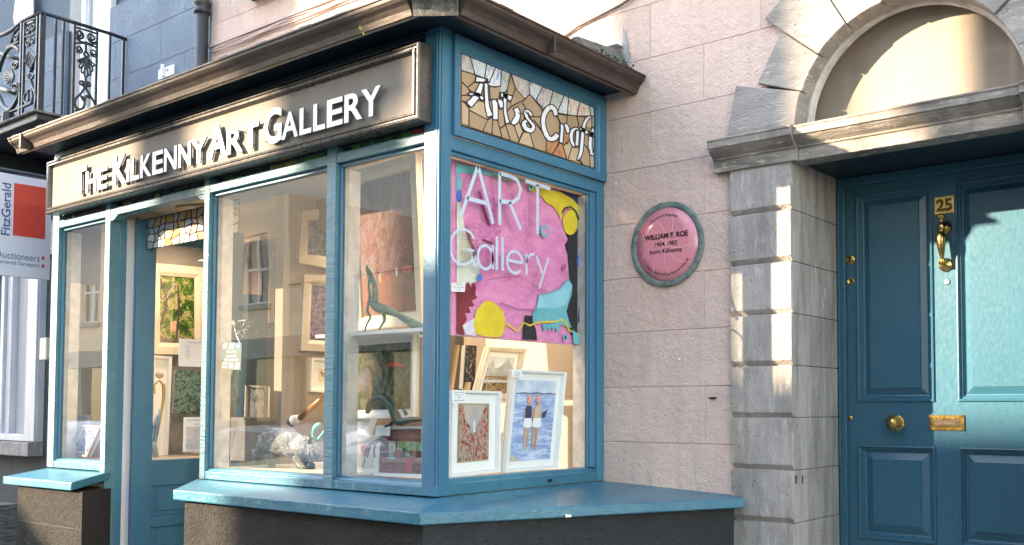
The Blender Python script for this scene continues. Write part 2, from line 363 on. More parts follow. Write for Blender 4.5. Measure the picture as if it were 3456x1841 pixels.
# ============================================================ PINK HOUSE
house = thing('pink_townhouse', (-3, 5, 0), 'pink lined render townhouse with limestone door surround and arched fanlight', 'building')
CX, CZ, RI = -1.765, 3.17, .615
BX0, BX1, BTOP = -8.157, -3.752, 3.70      # bay
def arch_x(z, r):         # left edge of the arch opening at height z
    d = z - CZ
    return CX - math.sqrt(max(r*r - d*d, 0)) if d > 0 else CX - r
blk_cache = {}
def block(x0, x1, z0, z1, mat_, parent, y=5.0, d=.05, g=.0009, ch=.0028):
    """one rendered block with a slightly eased face, a hair's breadth proud of the scored joint"""
    x0 += g; x1 -= g; z0 += g; z1 -= g
    if x1 - x0 < .01 or z1 - z0 < .01: return
    m = MB(); c = ch
    m.add([(x0,y+d,z0),(x1,y+d,z0),(x1,y+d,z1),(x0,y+d,z1),(x0,y+c,z0),(x1,y+c,z0),(x1,y+c,z1),(x0,y+c,z1),
           (x0+c,y,z0+c),(x1-c,y,z0+c),(x1-c,y,z1-c),(x0+c,y,z1-c)],
          [(0,1,5,4),(1,2,6,5),(2,3,7,6),(3,0,4,7),(4,5,9,8),(5,6,10,9),(6,7,11,10),(7,4,8,11),(8,9,10,11)])
    m.build('render_block', mat_, parent)
# the wall's backing, in pieces round the bay opening and the door arch
ZR = [1.385 + .346 * k for k in range(-4, 12)]
bk = MB()
bk.box(-8.40, -8.10, 5.03, 5.4, 0, 7); bk.box(-8.10, -3.70, 5.03, 5.4, 3.66, 7)
bk.box(-3.70, -2.52, 5.03, 5.4, 0, 7); bk.box(-1.02, 3, 5.03, 5.4, 0, 7); bk.box(-2.52, -1.02, 5.03, 5.4, 4.1, 7)
bk.build('wall_core', PINKJ, house)
BOX('door_gap_blocker', -2.7, -.8, 5.72, 5.80, -.1, 4.3, INK, house)  # black sheet added behind the door, stops sky light leaking through the gaps
for k, z0 in enumerate(ZR):
    z1 = z0 + .346; odd = (k % 2 == 0)
    xs = [-3.0 + (.39 if not odd else 0) + .78 * n for n in range(-8, 6)]
    xs = [x if True else x for x in xs]
    for a, b in zip(xs[:-1], xs[1:]):
        a2, b2 = max(a, -8.38), min(b, 1.6)
        segs = [(a2, b2)]
        if z0 < 3.60:      # behind the bay
            segs = [(max(p, BX1 - .02), q) for p, q in segs if q > BX1] if z1 < 3.75 else segs
        out = []
        for p, q in segs:
            if z0 < 4.09:     # keep clear of door and arch: stones cover the inner edge
                if z0 < 3.05: lx, rx = -2.77, CX*2 + 2.77
                else:
                    rr = .86; d = max(z1 - CZ, 0); e = math.sqrt(max(rr*rr - d*d, 0)); lx, rx = CX - e, CX + e
                if p < lx: out.append((p, min(q, lx)))
                if q > rx: out.append((max(p, rx), q))
                if z1 - CZ > .86: out = [(p, q)]
            else: out.append((p, q))
        for p, q in out:
            if q - p > .02: block(p, q, z0, z1, PINK, house)
# upper window sill just in view and string course cable bunch
BOX('window_sill', onY(860,0,5).x - .02, -6.1, 4.86, 5.0, 5.255, 5.36, DARKT, house, bevel=.006)
m = MB()
for k in range(3):
    pts = []
    for i in range(26):
        x = -8.34 + i * .2; pts.append((x, 4.985 - .008 * k, 4.955 - .035 * k * .6 + .008 * math.sin(i * 1.3 + k)))
    m.tube(pts, .008, 5)
m.box(-8.38, -3.4, 4.975, 4.999, 4.975, 5.005)
m.build('painted_cable_run', mat('painted cable', (.50,.37,.33), .7), house)
m = MB(); m.tube([(-4.6,4.99,3.92),(-4.2,4.99,4.06),(-3.95,4.985,4.14),(-3.6,4.985,4.197),(-3.3,4.985,4.30)], .008, 6)
m.build('cable', mat('dirty cable', (.13,.09,.07), .9), house)
m = MB(); p = onY(2408,1343,5); m.box(p.x-.022, p.x+.022, 4.985, 4.999, p.z-.006, p.z+.004); p = onY(2293,1213,5); m.box(p.x-.006,p.x+.006,4.99,4.999,p.z-.006,p.z+.006,1)
m.build('wall_fixing', [IRON, PAPER], house)

# pier stones left (seen) and right (beyond the frame), V-jointed
def pier_stone(x0, x1, z0, z1, yf, yb, inner, ch=.016):
    """front face chamfered top and bottom; inner = +1/-1 side of the door reveal, which is plain"""
    m = MB(); c = ch
    ex = .0015
    prof = [(yb, z0+ex), (yf + .026, z0+ex), (yf + .024, z0+.003), (yf, z0 + .030), (yf, z1 - .006), (yf + .022, z1-.002), (yf + .026, z1-ex), (yb, z1-ex)]
    m.prism([(a, b) for a, b in prof], (x0, 0, 0), (x1, 0, 0), (0,1,0), (0,0,1))
    return m.build('pier_stone', STONE, house, bevel=.0025, seg=1)
PL, PR = -2.80, -2.413
zj = [.07 + .2945 * k for k in range(11)]; 
for k in range(10):
    z0, z1 = .0715 + .2948 * k, .0715 + .2948 * (k + 1)
    pier_stone(PL + random.uniform(-.004,.004), PR, z0, z1, 4.965, 5.60, 1)
    pier_stone(2*CX - PR, 2*CX - PL, z0, z1, 4.965, 5.60, -1)
BOX('pier_base', PL, PR, 4.965, 5.6, -.05, .069, STONE, house); BOX('pier_base', 2*CX-PR, 2*CX-PL, 4.965, 5.6, -.05, .069, STONE, house)
BOX('pier_core', PL+.02, PR-.02, 4.99, 5.59, .07, 3.01, MORTAR, house)
BOX('door_step', -2.41, -1.12, 4.7, 5.75, -.1, .42, STONE, house, bevel=.01)

for px__, w__ in ((2687,.010),(2709,.008)):
    q = onX(px__, 1619, PR+.001); BOX('drill_hole', PR+.0002, PR+.0012, q.y-w__, q.y+w__, q.z-.022, q.z+.022, INK, house)
# impost blocks and transom: one profile
def cornice(x0, x1, yo, name, zb=2.99, lab=None, b=.003):
    prof = [(5.1, zb), (yo + .045, zb), (yo + .045, zb + .068), (yo + .034, zb + .072), (yo + .034, zb + .082),
            (yo + .030, zb + .084), (yo + .010, zb + .098), (yo - .012, zb + .118), (yo - .020, zb + .128), (yo - .028, zb + .128), (yo - .028, zb + .168),
            (yo - .034, zb + .170), (yo - .034, zb + .182), (yo + .02, zb + .196), (5.1, zb + .205)]
    m = MB(); m.prism(prof, (x0, 0, 0), (x1, 0, 0), (0,1,0), (0,0,1))
    return m.build(name, STONEM, house, bevel=b, seg=1)
cornice(-2.905, PR + .045, 4.905, 'impost', lab='l')
cornice(2*CX-PR-.045, 2*CX+2.90, 4.905, 'impost')
cornice(PR + .046, 2*CX - PR - .046, 4.93, 'transom')
BOX('transom_soffit', PR, 2*CX-PR, 5.05, 5.62, 3.012, 3.15, DARKT, house)

# voussoirs
NV = 9; outR = [1.06,.92,1.06,.92,1.12,.92,1.06,.92,1.06]
ZB = 3.196
for i in range(NV):
    a0, a1 = math.pi - i*math.pi/NV, math.pi - (i+1)*math.pi/NV
    if i % 2 == 0: a0 -= 0.0; a1 += 0.0
    g = .0035
    ro = outR[i]; n = 5
    inner = [(CX + RI*math.cos(a0 + (a1-a0)*t/n), CZ + RI*math.sin(a0 + (a1-a0)*t/n)) for t in range(n+1)]
    def outer(a):
        return (CX + ro*math.cos(a), CZ + ro*math.sin(a))
    oa, ob = outer(a0), outer(a1)
    if i == 0: ob = (CX - 1.0, CZ + .33); oa = (CX - 1.065, CZ)
    if i == NV-1: oa = (CX + 1.0, CZ + .33); ob = (CX + 1.065, CZ)
    poly = inner + [ob, oa]
    cx = sum(p[0] for p in poly)/len(poly); cz = sum(p[1] for p in poly)/len(poly)
    poly = [(p[0] + (cx-p[0])*.022, max(p[1] + (cz-p[1])*.022, ZB)) for p in poly]
    yf = 4.962 if i % 2 == 0 else 4.975
    MB().slab([(x, yf, z) for x, z in poly], (0, .16, 0)).build('voussoir', STONEV, house, bevel=.004, seg=1)
bkr = MB()
for i in range(24):
    a0, a1 = math.pi - i*math.pi/24, math.pi - (i+1)*math.pi/24
    bkr.slab([(CX+r*math.cos(a), 5.03, CZ+r*math.sin(a)) for r, a in ((.619,a0),(1.0,a0),(1.0,a1),(.619,a1))], (0,.20,0))
bkr.build('arch_core', MORTAR, house)
# fanlight
fan = sub('fanlight', (CX, 5.15, 3.2), house)
m = MB(); n = 40; prof = [(.612, 5.10), (.602, 5.10), (.598, 5.115), (.588, 5.12), (.585, 5.15), (.612, 5.17)]
rings = []
for i in range(n+1):
    a = math.pi*i/n; rings.append([(CX + r*math.cos(a), y, CZ + .02 + r*math.sin(a)) for r, y in prof])
k = len(prof); m.add([q for r_ in rings for q in r_], [(i*k+j, i*k+(j+1)%k, (i+1)*k+(j+1)%k, (i+1)*k+j) for i in range(n) for j in range(k)])
m.box(CX-.60, CX+.60, 5.10, 5.16, 3.192, 3.215); m.build('fanlight_frame', WOLD, fan)
pts = [(CX + .59*math.cos(math.pi*i/n), 5.155, CZ + .02 + .59*math.sin(math.pi*i/n)) for i in range(n+1)]
MB().slab(pts, (0, .004, 0)).build('pane', FANG, fan)
pts = [(CX + .61*math.cos(math.pi*i/n), 5.185, CZ + .02 + .61*math.sin(math.pi*i/n)) for i in range(n+1)]
MB().slab(pts, (0, .012, 0)).build('backing_board', FAN, fan)

# ------------------------------------------------------------ the teal front door
door = sub('front_door', (CX, 5.64, .42), house)
DY = 5.630
# frame round the door
BOX('door_frame', -2.412, -2.362, 5.600, 5.70, .42, 3.01, DTEAL, house, bevel=.006)
BOX('door_frame', -1.168, -1.118, 5.600, 5.70, .42, 3.01, DTEAL, house, bevel=.006)
BOX('door_frame', -2.361, -1.169, 5.600, 5.70, 2.955, 3.01, DTEAL, house, bevel=.006)
BOX('weather_strip', -2.406, -2.392, 5.585, 5.599, 1.235, 2.94, DTEAL, house, bevel=.003)
panels = [(-2.300, -1.832, 1.636, 2.900), (-1.700, -1.232, 1.636, 2.900), (-2.295, -1.832, .815, 1.378), (-1.700, -1.236, .815, 1.378)]
def rect_ring(m, x0, x1, z0, z1, steps, y, mi=0):
    """concentric rectangle rings: steps = list of (inset, y offset)"""
    rs = [[(x0+i, y+d, z0+i), (x1-i, y+d, z0+i), (x1-i, y+d, z1-i), (x0+i, y+d, z1-i)] for i, d in steps]
    for a, b in zip(rs[:-1], rs[1:]): m.add(a + b, [(j, (j+1)%4, 4+(j+1)%4, 4+j) for j in range(4)], mi)
    m.add(rs[-1], [(0,1,2,3)], mi)
lf = MB()
xs = [-2.361, -2.300, -1.832, -1.700, -1.232, -1.169]; 
def vq(x0, x1, z0, z1): lf.add([(x0,DY,z0),(x1,DY,z0),(x1,DY,z1),(x0,DY,z1)], [(0,1,2,3)])
vq(xs[0], xs[1], .46, 2.954); vq(xs[4], xs[5], .46, 2.954); vq(xs[1], xs[4], 2.90, 2.954); vq(xs[1], xs[4], 1.378, 1.636)
vq(xs[2], xs[3], .815, 1.378); vq(xs[2], xs[3], 1.636, 2.90); vq(xs[1], xs[4], .46, .815)
lf.box(-2.361, -1.169, DY+.045, DY+.06, .46, 2.954)
lf.build('door_leaf', DTEAL, door)
for x0, x1, z0, z1 in panels:
    m = MB()
    if x0 == -2.295: x0 = -2.300
    if x1 == -1.236: x1 = -1.232
    fx = .078 if z1 > 2 else .085
    rect_ring(m, x0, x1, z0, z1, [(0,0),(.002,-.010),(.010,-.012),(.016,-.006),(.020,.004),(.026,.004),(.030,.010),(.034,.018),(.040,.020),(.044,.024),(fx,.008),(fx+.004,.008),(fx+.005,.002)], DY)
    m.build('door_panel', DTEAL, door)
# draught joint line between the two door halves' mouldings
# number plate
m = MB(); m.box(-1.818, -1.706, DY-.006, DY-.0005, 2.722, 2.826); m.build('number_plate', BRASS, door, bevel=.004)
m = MB(); put_text(m, '25', (-1.806, DY-.009, 2.738), (1,0,0), (0,0,1), w=.090, h=.072, bold=.03)
m2 = MB(); vs, fs, a0, a1, b0, b1 = text_mesh('25', .03, .03)
sx, sy = .090/(a1-a0), .072/(b1-b0)
m2.add([(-1.806+(v.x-a0)*sx, DY-.008 - v.z*.10, 2.738+(v.y-b0)*sy) for v in vs], fs); m2.build('door_number', mat('raised brass numeral', (.16,.08,.02), .4, metallic=.8), door)
# knocker
kx = -1.757
kn = MB(); kn.lathe((kx, DY-.001, 2.640), (0,-1,0), [(.038,0),(.038,.006),(.030,.010),(.028,.016),(.018,.018),(.012,.030)], 24)
kn.tube([(kx,DY-.02,2.643),(kx,DY-.060,2.648)], .011, 10); kn.build('knocker_plate', BRASS, door); kn = MB(); kn.lathe((kx, DY-.001, 2.425), (0,-1,0), [(.040,0),(.040,.005),(.034,.010),(.026,.012),(.016,.020),(.008,.024)], 24)
kn.build('knocker_strike', BRASS, door)
kn = MB()
hp = [(2.705,.012,.058),(2.700,.026,.060),(2.692,.028,.062),(2.684,.012,.062),(2.668,.010,.062),(2.652,.019,.062),(2.635,.021,.062),(2.618,.015,.063),(2.606,.012,.064),(2.600,.020,.064),(2.590,.026,.066),(2.560,.027,.069),(2.52,.022,.068),(2.48,.015,.062),(2.462,.011,.056),(2.452,.014,.052),(2.443,.024,.046),(2.436,.026,.040),(2.428,.014,.032)]
kn.tube([(kx-.004, DY-y, z) for z, r, y in hp], [r for z, r, y in hp], 14); kn.ball((kx-.004, DY-.036, 2.43), (.020,.016,.010)); kn.build('knocker', BRASS, door)
m = MB(); m.lathe((-1.752, DY-.0005, 2.326), (0,-1,0), [(.017,0),(.017,.004),(.012,.008),(.009,.006),(.004,.006)], 18); m.build('spyhole', SILVER, door)
# lock furniture
m = MB(); m.lathe((-2.338, DY-.0005, 2.508), (0,-1,0), [(.033,0),(.033,.003),(.028,.006)], 10); m.build('lock_escutcheon', BRASS, door)
m = MB(); m.box(-2.342,-2.334,DY-.0085,DY-.0065,2.495,2.522); m.lathe((-2.338,DY-.0065,2.520),(0,-1,0),[(.007,0),(.007,.002)],12); m.build('keyhole', INK, door)
m = MB(); m.lathe((-2.336, DY-.0005, 2.376), (0,-1,0), [(.024,0),(.024,.006),(.019,.010),(.017,.007)], 20); m.build('cylinder_lock', BRASS, door)
m = MB(); m.box(-2.338,-2.334,DY-.011,DY-.0075,2.366,2.387); m.build('keyhole', INK, door)
m = MB(); m.lathe((-2.350, DY-.0005, 1.539), (0,-1,0), [(.0165,0),(.0165,.004),(.012,.007)], 16); m.build('small_keyhole_cover', BRASS, door)
m = MB(); m.box(-2.352,-2.348,DY-.0095,DY-.0075,1.530,1.545); m.build('keyhole', INK, door)
# octagonal knob
m = MB(); m.lathe((-2.055, DY-.0005, 1.512), (0,-1,0), [(.046,0),(.046,.010),(.030,.016),(.020,.022),(.016,.034)], 8, sm=False, a0=.39)
m.lathe((-2.055, DY-.034, 1.512), (0,-1,0), [(.020,0),(.048,.016),(.050,.026),(.024,.050),(.004,.058)], 8, sm=False, a0=.39); m.build('door_knob', BRASS, door)
# letter plate
m = MB(); rect_ring(m, -1.868, -1.664, 1.470, 1.560, [(0,.0),(.002,-.008),(.022,-.008),(.026,-.003)], DY-.0005); m.build('letter_plate', BRASS, door)
m = MB(); m.box(-1.838,-1.694,DY-.0055,DY-.004,1.500,1.530); m.build('letter_flap', BRASSD, door)
m = MB(); put_text(m, 'LETTERS', (-1.828, DY-.0065, 1.506), (1,0,0), (0,0,1), w=.108, h=.013, bold=.0); m.build('lettering', mat('worn brass letters', (.22,.14,.06), .5, metallic=.6), door)

# ------------------------------------------------------------ heritage plaque
pc = Vector((-3.262, 5.0, 2.608))
pq = thing('heritage_plaque', pc + Vector((0,0,-.27)), 'round pink enamel plaque with verdigris bronze rim on pink wall', 'plaque')
m = MB(); m.lathe(pc + Vector((0,-.002,0)), (0,-1,0), [(.262,0),(.266,.010),(.264,.014),(.257,.017),(.238,.017),(.230,.014),(.227,.010)], 64); m.build('bronze_rim', VERDI, pq)
m = MB(); m.lathe(pc + Vector((0,-.012,0)), (0,-1,0), [(.2265,0),(.2265,.002),(.15,.004),(.08,.0055),(.01,.006)], 64); m.build('enamel_disc', PLQ, pq)
m = MB()
for k in range(9):
    a0 = 2*math.pi*k/9 + .2; pts = []
    for j in range(12):
        r = .018 + .19*j/11; a = a0 + .55*(j/11)**1.2; yy = 5 - .0142 - .0045*max(0, 1 - (r/.2165)**1.6)
        pts.append((pc.x + r*math.cos(a), yy+.001, pc.z + r*math.sin(a)))
    m.tube(pts, .0021, 5)
m.ball(pc + Vector((0,-.0185,0)), (.014,.002,.014)); m.build('enamel_rays', PLQL, pq)
m = MB(); ty = -.0205
for s_, dz, ww, hh, b_ in (('WILLIAM F. ROE', .036, .320, .034, .03), ('1904-1982', -.010, .165, .028, .01), ('born Kilkenny', -.062, .235, .036, .01)):
    put_text(m, s_, pc + Vector((0, ty, dz)), (1,0,0), (0,0,1), w=ww, h=hh, bold=b_, center=True)
def arc_text(m, s_, r, mid, h, top=True, gap=.0035, bold=.012):
    ws = []
    for ch in s_:
        vs, fs, a0, a1, b0, b1 = text_mesh(ch, bold); ws.append((a1-a0)*h*1.35 + gap if vs else h*.45)
    tot = sum(ws); pos = -tot/2
    for ch, w_ in zip(s_, ws):
        c = pos + w_/2; pos += w_
        vs, fs, a0, a1, b0, b1 = text_mesh(ch, bold)
        if not vs: continue
        ang = mid - c/r if top else mid + c/r
        Rr = Vector((math.cos(ang), 0, math.sin(ang)))
        U = Vector((math.sin(ang), 0, -math.cos(ang))) if top else Vector((-math.sin(ang), 0, math.cos(ang)))
        V = Rr if top else -Rr
        P = pc + Vector((0,-.0185,0)) + Rr * r
        sc = h*1.35
        m.add([P + U*((v.x-(a0+a1)/2)*sc) + V*((v.y-.35)*sc) for v in vs], fs)
arc_text(m, 'Electrical Engineer', .185, R(95), .0175)
arc_text(m, 'Rural Electrification in Ireland', .186, R(-86), .0175, top=False)
m.build('lettering', INK, pq)
m = MB(); put_text(m, 'C', pc + Vector((0,-.0305,-.252)), (1,0,0), (0,0,1), w=.02, h=.014, center=True); m.box(pc.x-.02,pc.x+.02,5-.0302,5-.0295,pc.z-.256,pc.z-.234,1); m.build('foundry_stamp', [INK, VERDI], pq)

# ============================================================ GALLERY SHOPFRONT (bay)
shop = thing('gallery_shopfront', (-6, 3.6, 0), 'teal painted gallery bay window shopfront with open door', 'shopfront')
YF = 3.544
ZB0, ZG0, ZR0, ZR1, ZS = 1.137, 1.214, 3.022, 3.080, 3.63
posts = [(-8.157,-8.052), (-7.308,-7.237), (-5.983,-5.923), (-4.691,-4.609), (-3.866,-3.752)]
for i, (a, b) in enumerate(posts):
    zb = ZB0 if i != 1 else .3
    d = .078 if i < 4 else .09
    o = MB().box(a, b, YF, YF + d + (.0 if i else .02), zb, ZS).build('post', TEALW if i < 4 else TEAL, shop, bevel=.003)
    if i == 0: o['label'] = 'corner post beside the neighbouring dark wall'
    if i == 4: o['label'] = 'front corner post of the bay'
# fine beads on the corner post's face and arris
BOX('corner_bead', -3.772, -3.765, YF-.006, YF-.0005, ZB0+.06, 3.6, TEAL, shop, bevel=.002)
BOX('corner_bead', -3.752+.0005, -3.752+.008, YF+.012, YF+.02, ZB0+.06, 3.6, TEAL, shop, bevel=.002)
# transom rails, bottom rails
for i in range(4):
    a, b = posts[i][1], posts[i+1][0]
    BOX('transom_rail', a+.001, b-.001, YF+.003, YF+.09, ZR0, ZR1, TEALW, shop, bevel=.004)
    if i != 1:
        m = MB(); m.prism([(YF+.003,ZB0),(YF+.09,ZB0),(YF+.09,ZG0-.004),(YF+.045,ZG0-.006),(YF+.022,ZG0-.014),(YF+.018,ZG0-.022),(YF+.003,ZG0-.028)], (a+.001,0,0), (b-.001,0,0), (0,1,0), (0,0,1))
        m.build('bottom_rail', SILL, shop, bevel=.003)
    # inner beads under the transom and at the sides
    if i != 1:
        BOX('glazing_bead', a+.001, b-.001, YF+.030, YF+.048, ZR0-.022, ZR0-.001, TEAL, shop, bevel=.003)
        BOX('glazing_bead', a+.001, a+.014, YF+.028, YF+.049, ZG0, ZR0-.023, TEAL, shop, bevel=.003)
    if i != 1:
        # inner jambs and head, off white, behind the glass
        MB().box(a+.001, a+.012, YF+.061, YF+.17, ZG0-.01, ZR0-.023).build('inner_jamb', WOLD, shop)
        BOX('window_pane', a-.004, b+.004, YF+.050, YF+.056, ZG0-.01, ZR0-.001, GLASS, shop)
# little shaped brackets where the door head meets the posts
for xa, s_ in ((-7.237, 1), (-5.983, -1)):
    pts = [(xa, YF+.004, ZR0-.001), (xa+s_*.11, YF+.004, ZR0-.001), (xa+s_*.085, YF+.004, ZR0-.010), (xa+s_*.055, YF+.004, ZR0-.030), (xa+s_*.03, YF+.004, ZR0-.036), (xa, YF+.004, ZR0-.036)]
    MB().slab(pts, (0,.08,0)).build('head_bracket', TEALW, shop, bevel=.002)
# fascia behind and above the sign
BOX('fascia', -8.05, -3.867, YF+.02, YF+.09, 3.12, ZS-.001, DARKT, shop)
for x in (-6.95, -5.95, -4.95): BOX('fascia_batten', x-.05, x+.05, YF+.004, YF+.0195, 3.15, ZS-.002, DARKT, shop, bevel=.002)
BOX('fascia_moulding', -8.05, -3.867, YF-.012, YF+.019, 3.585, 3.629, DARKT, shop, bevel=.006)
# stained glass strip under the sign: separate panes between came
strip_cols = [(.16,.05,.03),(.10,.055,.04),(.30,.07,.04),(.02,.05,.03),(.02,.09,.04),(.55,.33,.16),(.03,.04,.04),(.02,.14,.04),(.40,.30,.06),(.05,.22,.05),(.45,.05,.03),(.28,.15,.09)]
SM = [mat('stained glass', c, .12, tuple(min(1, q*1.6) for q in c), 20, coat=.5, spec=.6) for c in strip_cols]
fixed = {0:[3,0,1,2,0,2,2,0], 1:[3,11,3,3,5,3,4,3,6,3], 2:[6,7,4,3,3,6,8,8,8,9,9,9,4], 3:[6,9,4,9,4,7,4,9,10,9]}
for i in range(4):
    a, b = posts[i][1], posts[i+1][0]; ks = fixed[i]; n = len(ks); xx = a
    cs = [a] + [a + (b-a)*(j+random.uniform(-.25,.25))/n for j in range(1, n)] + [b]; tl = 0
    for j in range(n):
        t2 = 0 if j == n-1 else random.uniform(-.03,.03)
        MB().slab([(cs[j]+.002, YF+.05, ZR1), (cs[j+1]-.002, YF+.05, ZR1), (cs[j+1]+t2-.002, YF+.05, 3.118), (cs[j]+tl+.002, YF+.05, 3.118)], (0,.004,0)).build('stained_pane', SM[ks[j]], shop)
        if j < n-1: MB().tube([(cs[j+1], YF+.049, ZR1), (cs[j+1]+t2, YF+.049, 3.12)], .004, 5).build('lead_came', CAME, shop)
        tl = t2
# ---- side of the bay (faces right)
XS = BX1
BOX('post', XS-.09, XS, 4.925, 4.998, ZB0, ZS, TEAL, shop, bevel=.003)
m = MB(); m.prism([(0,ZB0),(-.09,ZB0),(-.09,ZG0+.01),(-.03,ZG0+.008),(-.020,ZG0-.004),(-.016,ZG0-.012),(0,ZG0-.018)], (XS-.002,YF+.091,0), (XS-.002,4.924,0), (1,0,0), (0,0,1)); m.build('bottom_rail', SILL, shop, bevel=.003)
BOX('transom_rail', XS-.09, XS-.002, YF+.091, 4.924, 2.985, 3.061, TEAL, shop, bevel=.004)
for y0, y1, z0, z1 in ((YF+.0905, YF+.10, ZG0+.012, 2.984), (4.866, 4.924, ZG0+.012, 2.984)):
    BOX('side_stile', XS-.045, XS-.012, y0, y1, z0, z1, TEAL, shop, bevel=.004)
BOX('glazing_bead', XS-.04, XS-.020, YF+.1005, 4.865, 2.962, 2.984, TEAL, shop, bevel=.004)
BOX('glazing_bead', XS-.036, XS-.022, 4.85, 4.865, ZG0+.012, 2.961, TEAL, shop, bevel=.003)
BOX('inner_jamb', XS-.15, XS-.052, 4.865, 4.90, ZG0+.01, 2.96, WOLD, shop)
BOX('window_pane', XS-.050, XS-.044, YF+.05, 4.93, ZG0, 2.99, GLASS2, shop)
# moulded frame of the stained glass light, proud of the post
fy0, fy1, fz0, fz1 = 3.634, 4.992, 3.062, 3.612; gy0, gy1, gz0, gz1 = 3.690, 4.893, 3.128, 3.528
m = MB()
def side_ring(m, y0, y1, z0, z1, iy0, iy1, iz0, iz1, steps, x):
    rs = []
    for t, d in steps:
        A0, A1, B0, B1 = y0 + (iy0-y0)*t, y1 + (iy1-y1)*t, z0 + (iz0-z0)*t, z1 + (iz1-z1)*t
        rs.append([(x+d, A0, B0), (x+d, A1, B0), (x+d, A1, B1), (x+d, A0, B1)])
    for a, b in zip(rs[:-1], rs[1:]): m.add(a+b, [(j, (j+1)%4, 4+(j+1)%4, 4+j) for j in range(4)])
side_ring(m, fy0, fy1, fz0, fz1, gy0, gy1, gz0, gz1, [(0,0),(.0,.026),(.72,.026),(.78,.020),(.84,.020),(.90,.012),(.96,.010),(1,-.010)], XS-.002)
m.build('leaded_light_frame', TEAL, shop, bevel=.0)
BOX('side_frieze', XS-.09, XS-.003, YF+.091, 4.924, fz1-.02, ZS-.001, DARKT, shop)
# stained glass with the words Arts & Craft: traced on its own plane
XG = XS - .010
def sg(x, y, dx=0): p = onX(1540 + x*.34266, 150 + y*.34266, XG); return Vector((XG+dx, p.y, p.z))
amber = mat('amber glass', (.42,.285,.175), .22, (.37,.245,.145), 4, coat=.3)
amberl = mat('pale amber glass', (.54,.39,.25), .22, (.48,.34,.21), 5, coat=.3)
russet = mat('russet patterned glass', (.38,.13,.055), .3, (.50,.25,.12), 40, coat=.3, distort=2)
def streaky(n, a, b, c): 
    return artmat(n, [(.32,a),(.47,b),(.56,c),(.68,b)], 7, 2.5, .15, 5, (1,3,1), .0004, seed=hash(n)%7)
st1 = streaky('streaky brown blue glass', (.30,.34,.48), (.52,.40,.34), (.66,.66,.68))
st2 = streaky('streaky pale blue glass', (.33,.42,.52), (.55,.62,.68), (.74,.77,.79))
st3 = streaky('streaky strong blue glass', (.16,.24,.55), (.62,.66,.74), (.80,.80,.82))
st4 = streaky('streaky grey green glass', (.26,.32,.33), (.40,.45,.45), (.62,.62,.58))
st5 = streaky('streaky rust glass', (.55,.22,.14), (.70,.60,.52), (.76,.74,.72))
opal = mat('white opal glass', (.80,.80,.82), .25, (.72,.72,.75), 12, coat=.3)
def pane(pts, mt, dx=0.0, name='stained_pane', th=.003):
    MB().slab([sg(x, y, dx) for x, y in pts][::-1], (th,0,0)).build(name, mt, lights_)
lights_ = sub('arts_and_craft_light', (XG, 4.3, gz0), shop); lights_.name = 'leaded_light'; WL[lights_.name] = Vector((XG, 4.3, gz0))
# upper row of streaky panes (px in a zoomed crop of the photograph)
pane([(50,80),(125,105),(180,300),(50,262)], st1)
pane([(128,108),(293,180),(272,335),(183,302)], st2)
pane([(297,182),(388,215),(318,375),(276,340)], st3)
pane([(391,217),(437,238),(430,410),(375,422),(318,405),(320,375)], st3)
pane([(441,240),(526,275),(500,450),(470,475),(425,475),(434,410)], st4)
pane([(533,280),(708,350),(715,490),(672,540),(575,430)], st1)
pane([(712,350),(850,405),(780,545),(718,488)], st2)
pane([(855,408),(948,450),(910,610),(850,625),(782,548)], st1)
pane([(952,452),(1060,497),(990,665),(955,620),(913,610)], st4)
pane([(1064,499),(1097,515),(1090,695),(997,668)], st2)
pane([(1102,516),(1212,565),(1182,705),(1097,690)], st5)
pane([(1216,567),(1298,600),(1320,705),(1250,715),(1186,700)], st5)
pane([(1302,602),(1388,625),(1388,705),(1322,705)], st4)
# amber field, split by the leads below the words
pane([(50,264),(180,302),(178,345),(105,425),(52,375)], amber)
pane([(52,378),(105,427),(130,470),(60,505),(52,505)], amber)
pane([(52,508),(130,505),(150,560),(100,570),(52,560)], amber)
pane([(108,425),(170,375),(222,380),(205,455),(160,470)], amber)
pane([(316,410),(432,415),(415,500),(370,530),(320,540)], amber)
pane([(52,568),(118,640),(118,800),(55,780)], amberl)
pane([(120,655),(300,745),(255,855),(122,805)], amber)
pane([(120,640),(180,575),(270,575),(300,710),(300,740)], amberl)
pane([(303,740),(355,722),(345,880),(260,850)], amber)
pane([(358,745),(405,760),(440,915),(348,882)], amber)
pane([(408,758),(428,830),(480,790),(520,940),(444,915)], amber)
pane([(320,560),(352,560),(368,720),(340,700)], amber)
pane([(400,640),(455,650),(468,790),(430,825),(405,745)], amber)
pane([(526,290),(572,432),(545,530),(505,505),(505,440)], amber)
pane([(580,440),(668,540),(540,610),(540,540)], amber)
pane([(495,660),(548,620),(585,650),(570,740),(530,790),(500,700)], amber)
pane([(482,800),(560,790),(605,925),(600,965),(525,940)], amber)
pane([(562,790),(612,760),(650,860),(608,930)], amberl)
pane([(590,620),(645,580),(680,650),(650,740),(610,740)], amber)
pane([(652,575),(720,500),(840,650),(700,680),(672,640)], amber)
pane([(690,680),(840,655),(830,860),(760,760)], amber)
pane([(750,745),(850,870),(890,920),(878,1060),(760,1020),(725,880),(770,830)], amber)
pane([(655,870),(722,880),(758,1018),(612,968)], amberl)
pane([(885,640),(965,680),(985,800),(980,880),(910,900),(875,800)], amber)
pane([(880,920),(930,945),(1000,975),(940,1080),(880,1060)], russet)
pane([(1002,980),(1040,985),(1080,1130),(945,1082)], russet)
pane([(992,690),(1088,710),(1080,790),(1030,780),(1010,740)], amber)
pane([(1092,700),(1180,715),(1200,810),(1140,815),(1100,850),(1080,790)], amber)
pane([(1184,712),(1255,725),(1240,800),(1204,810)], amber)
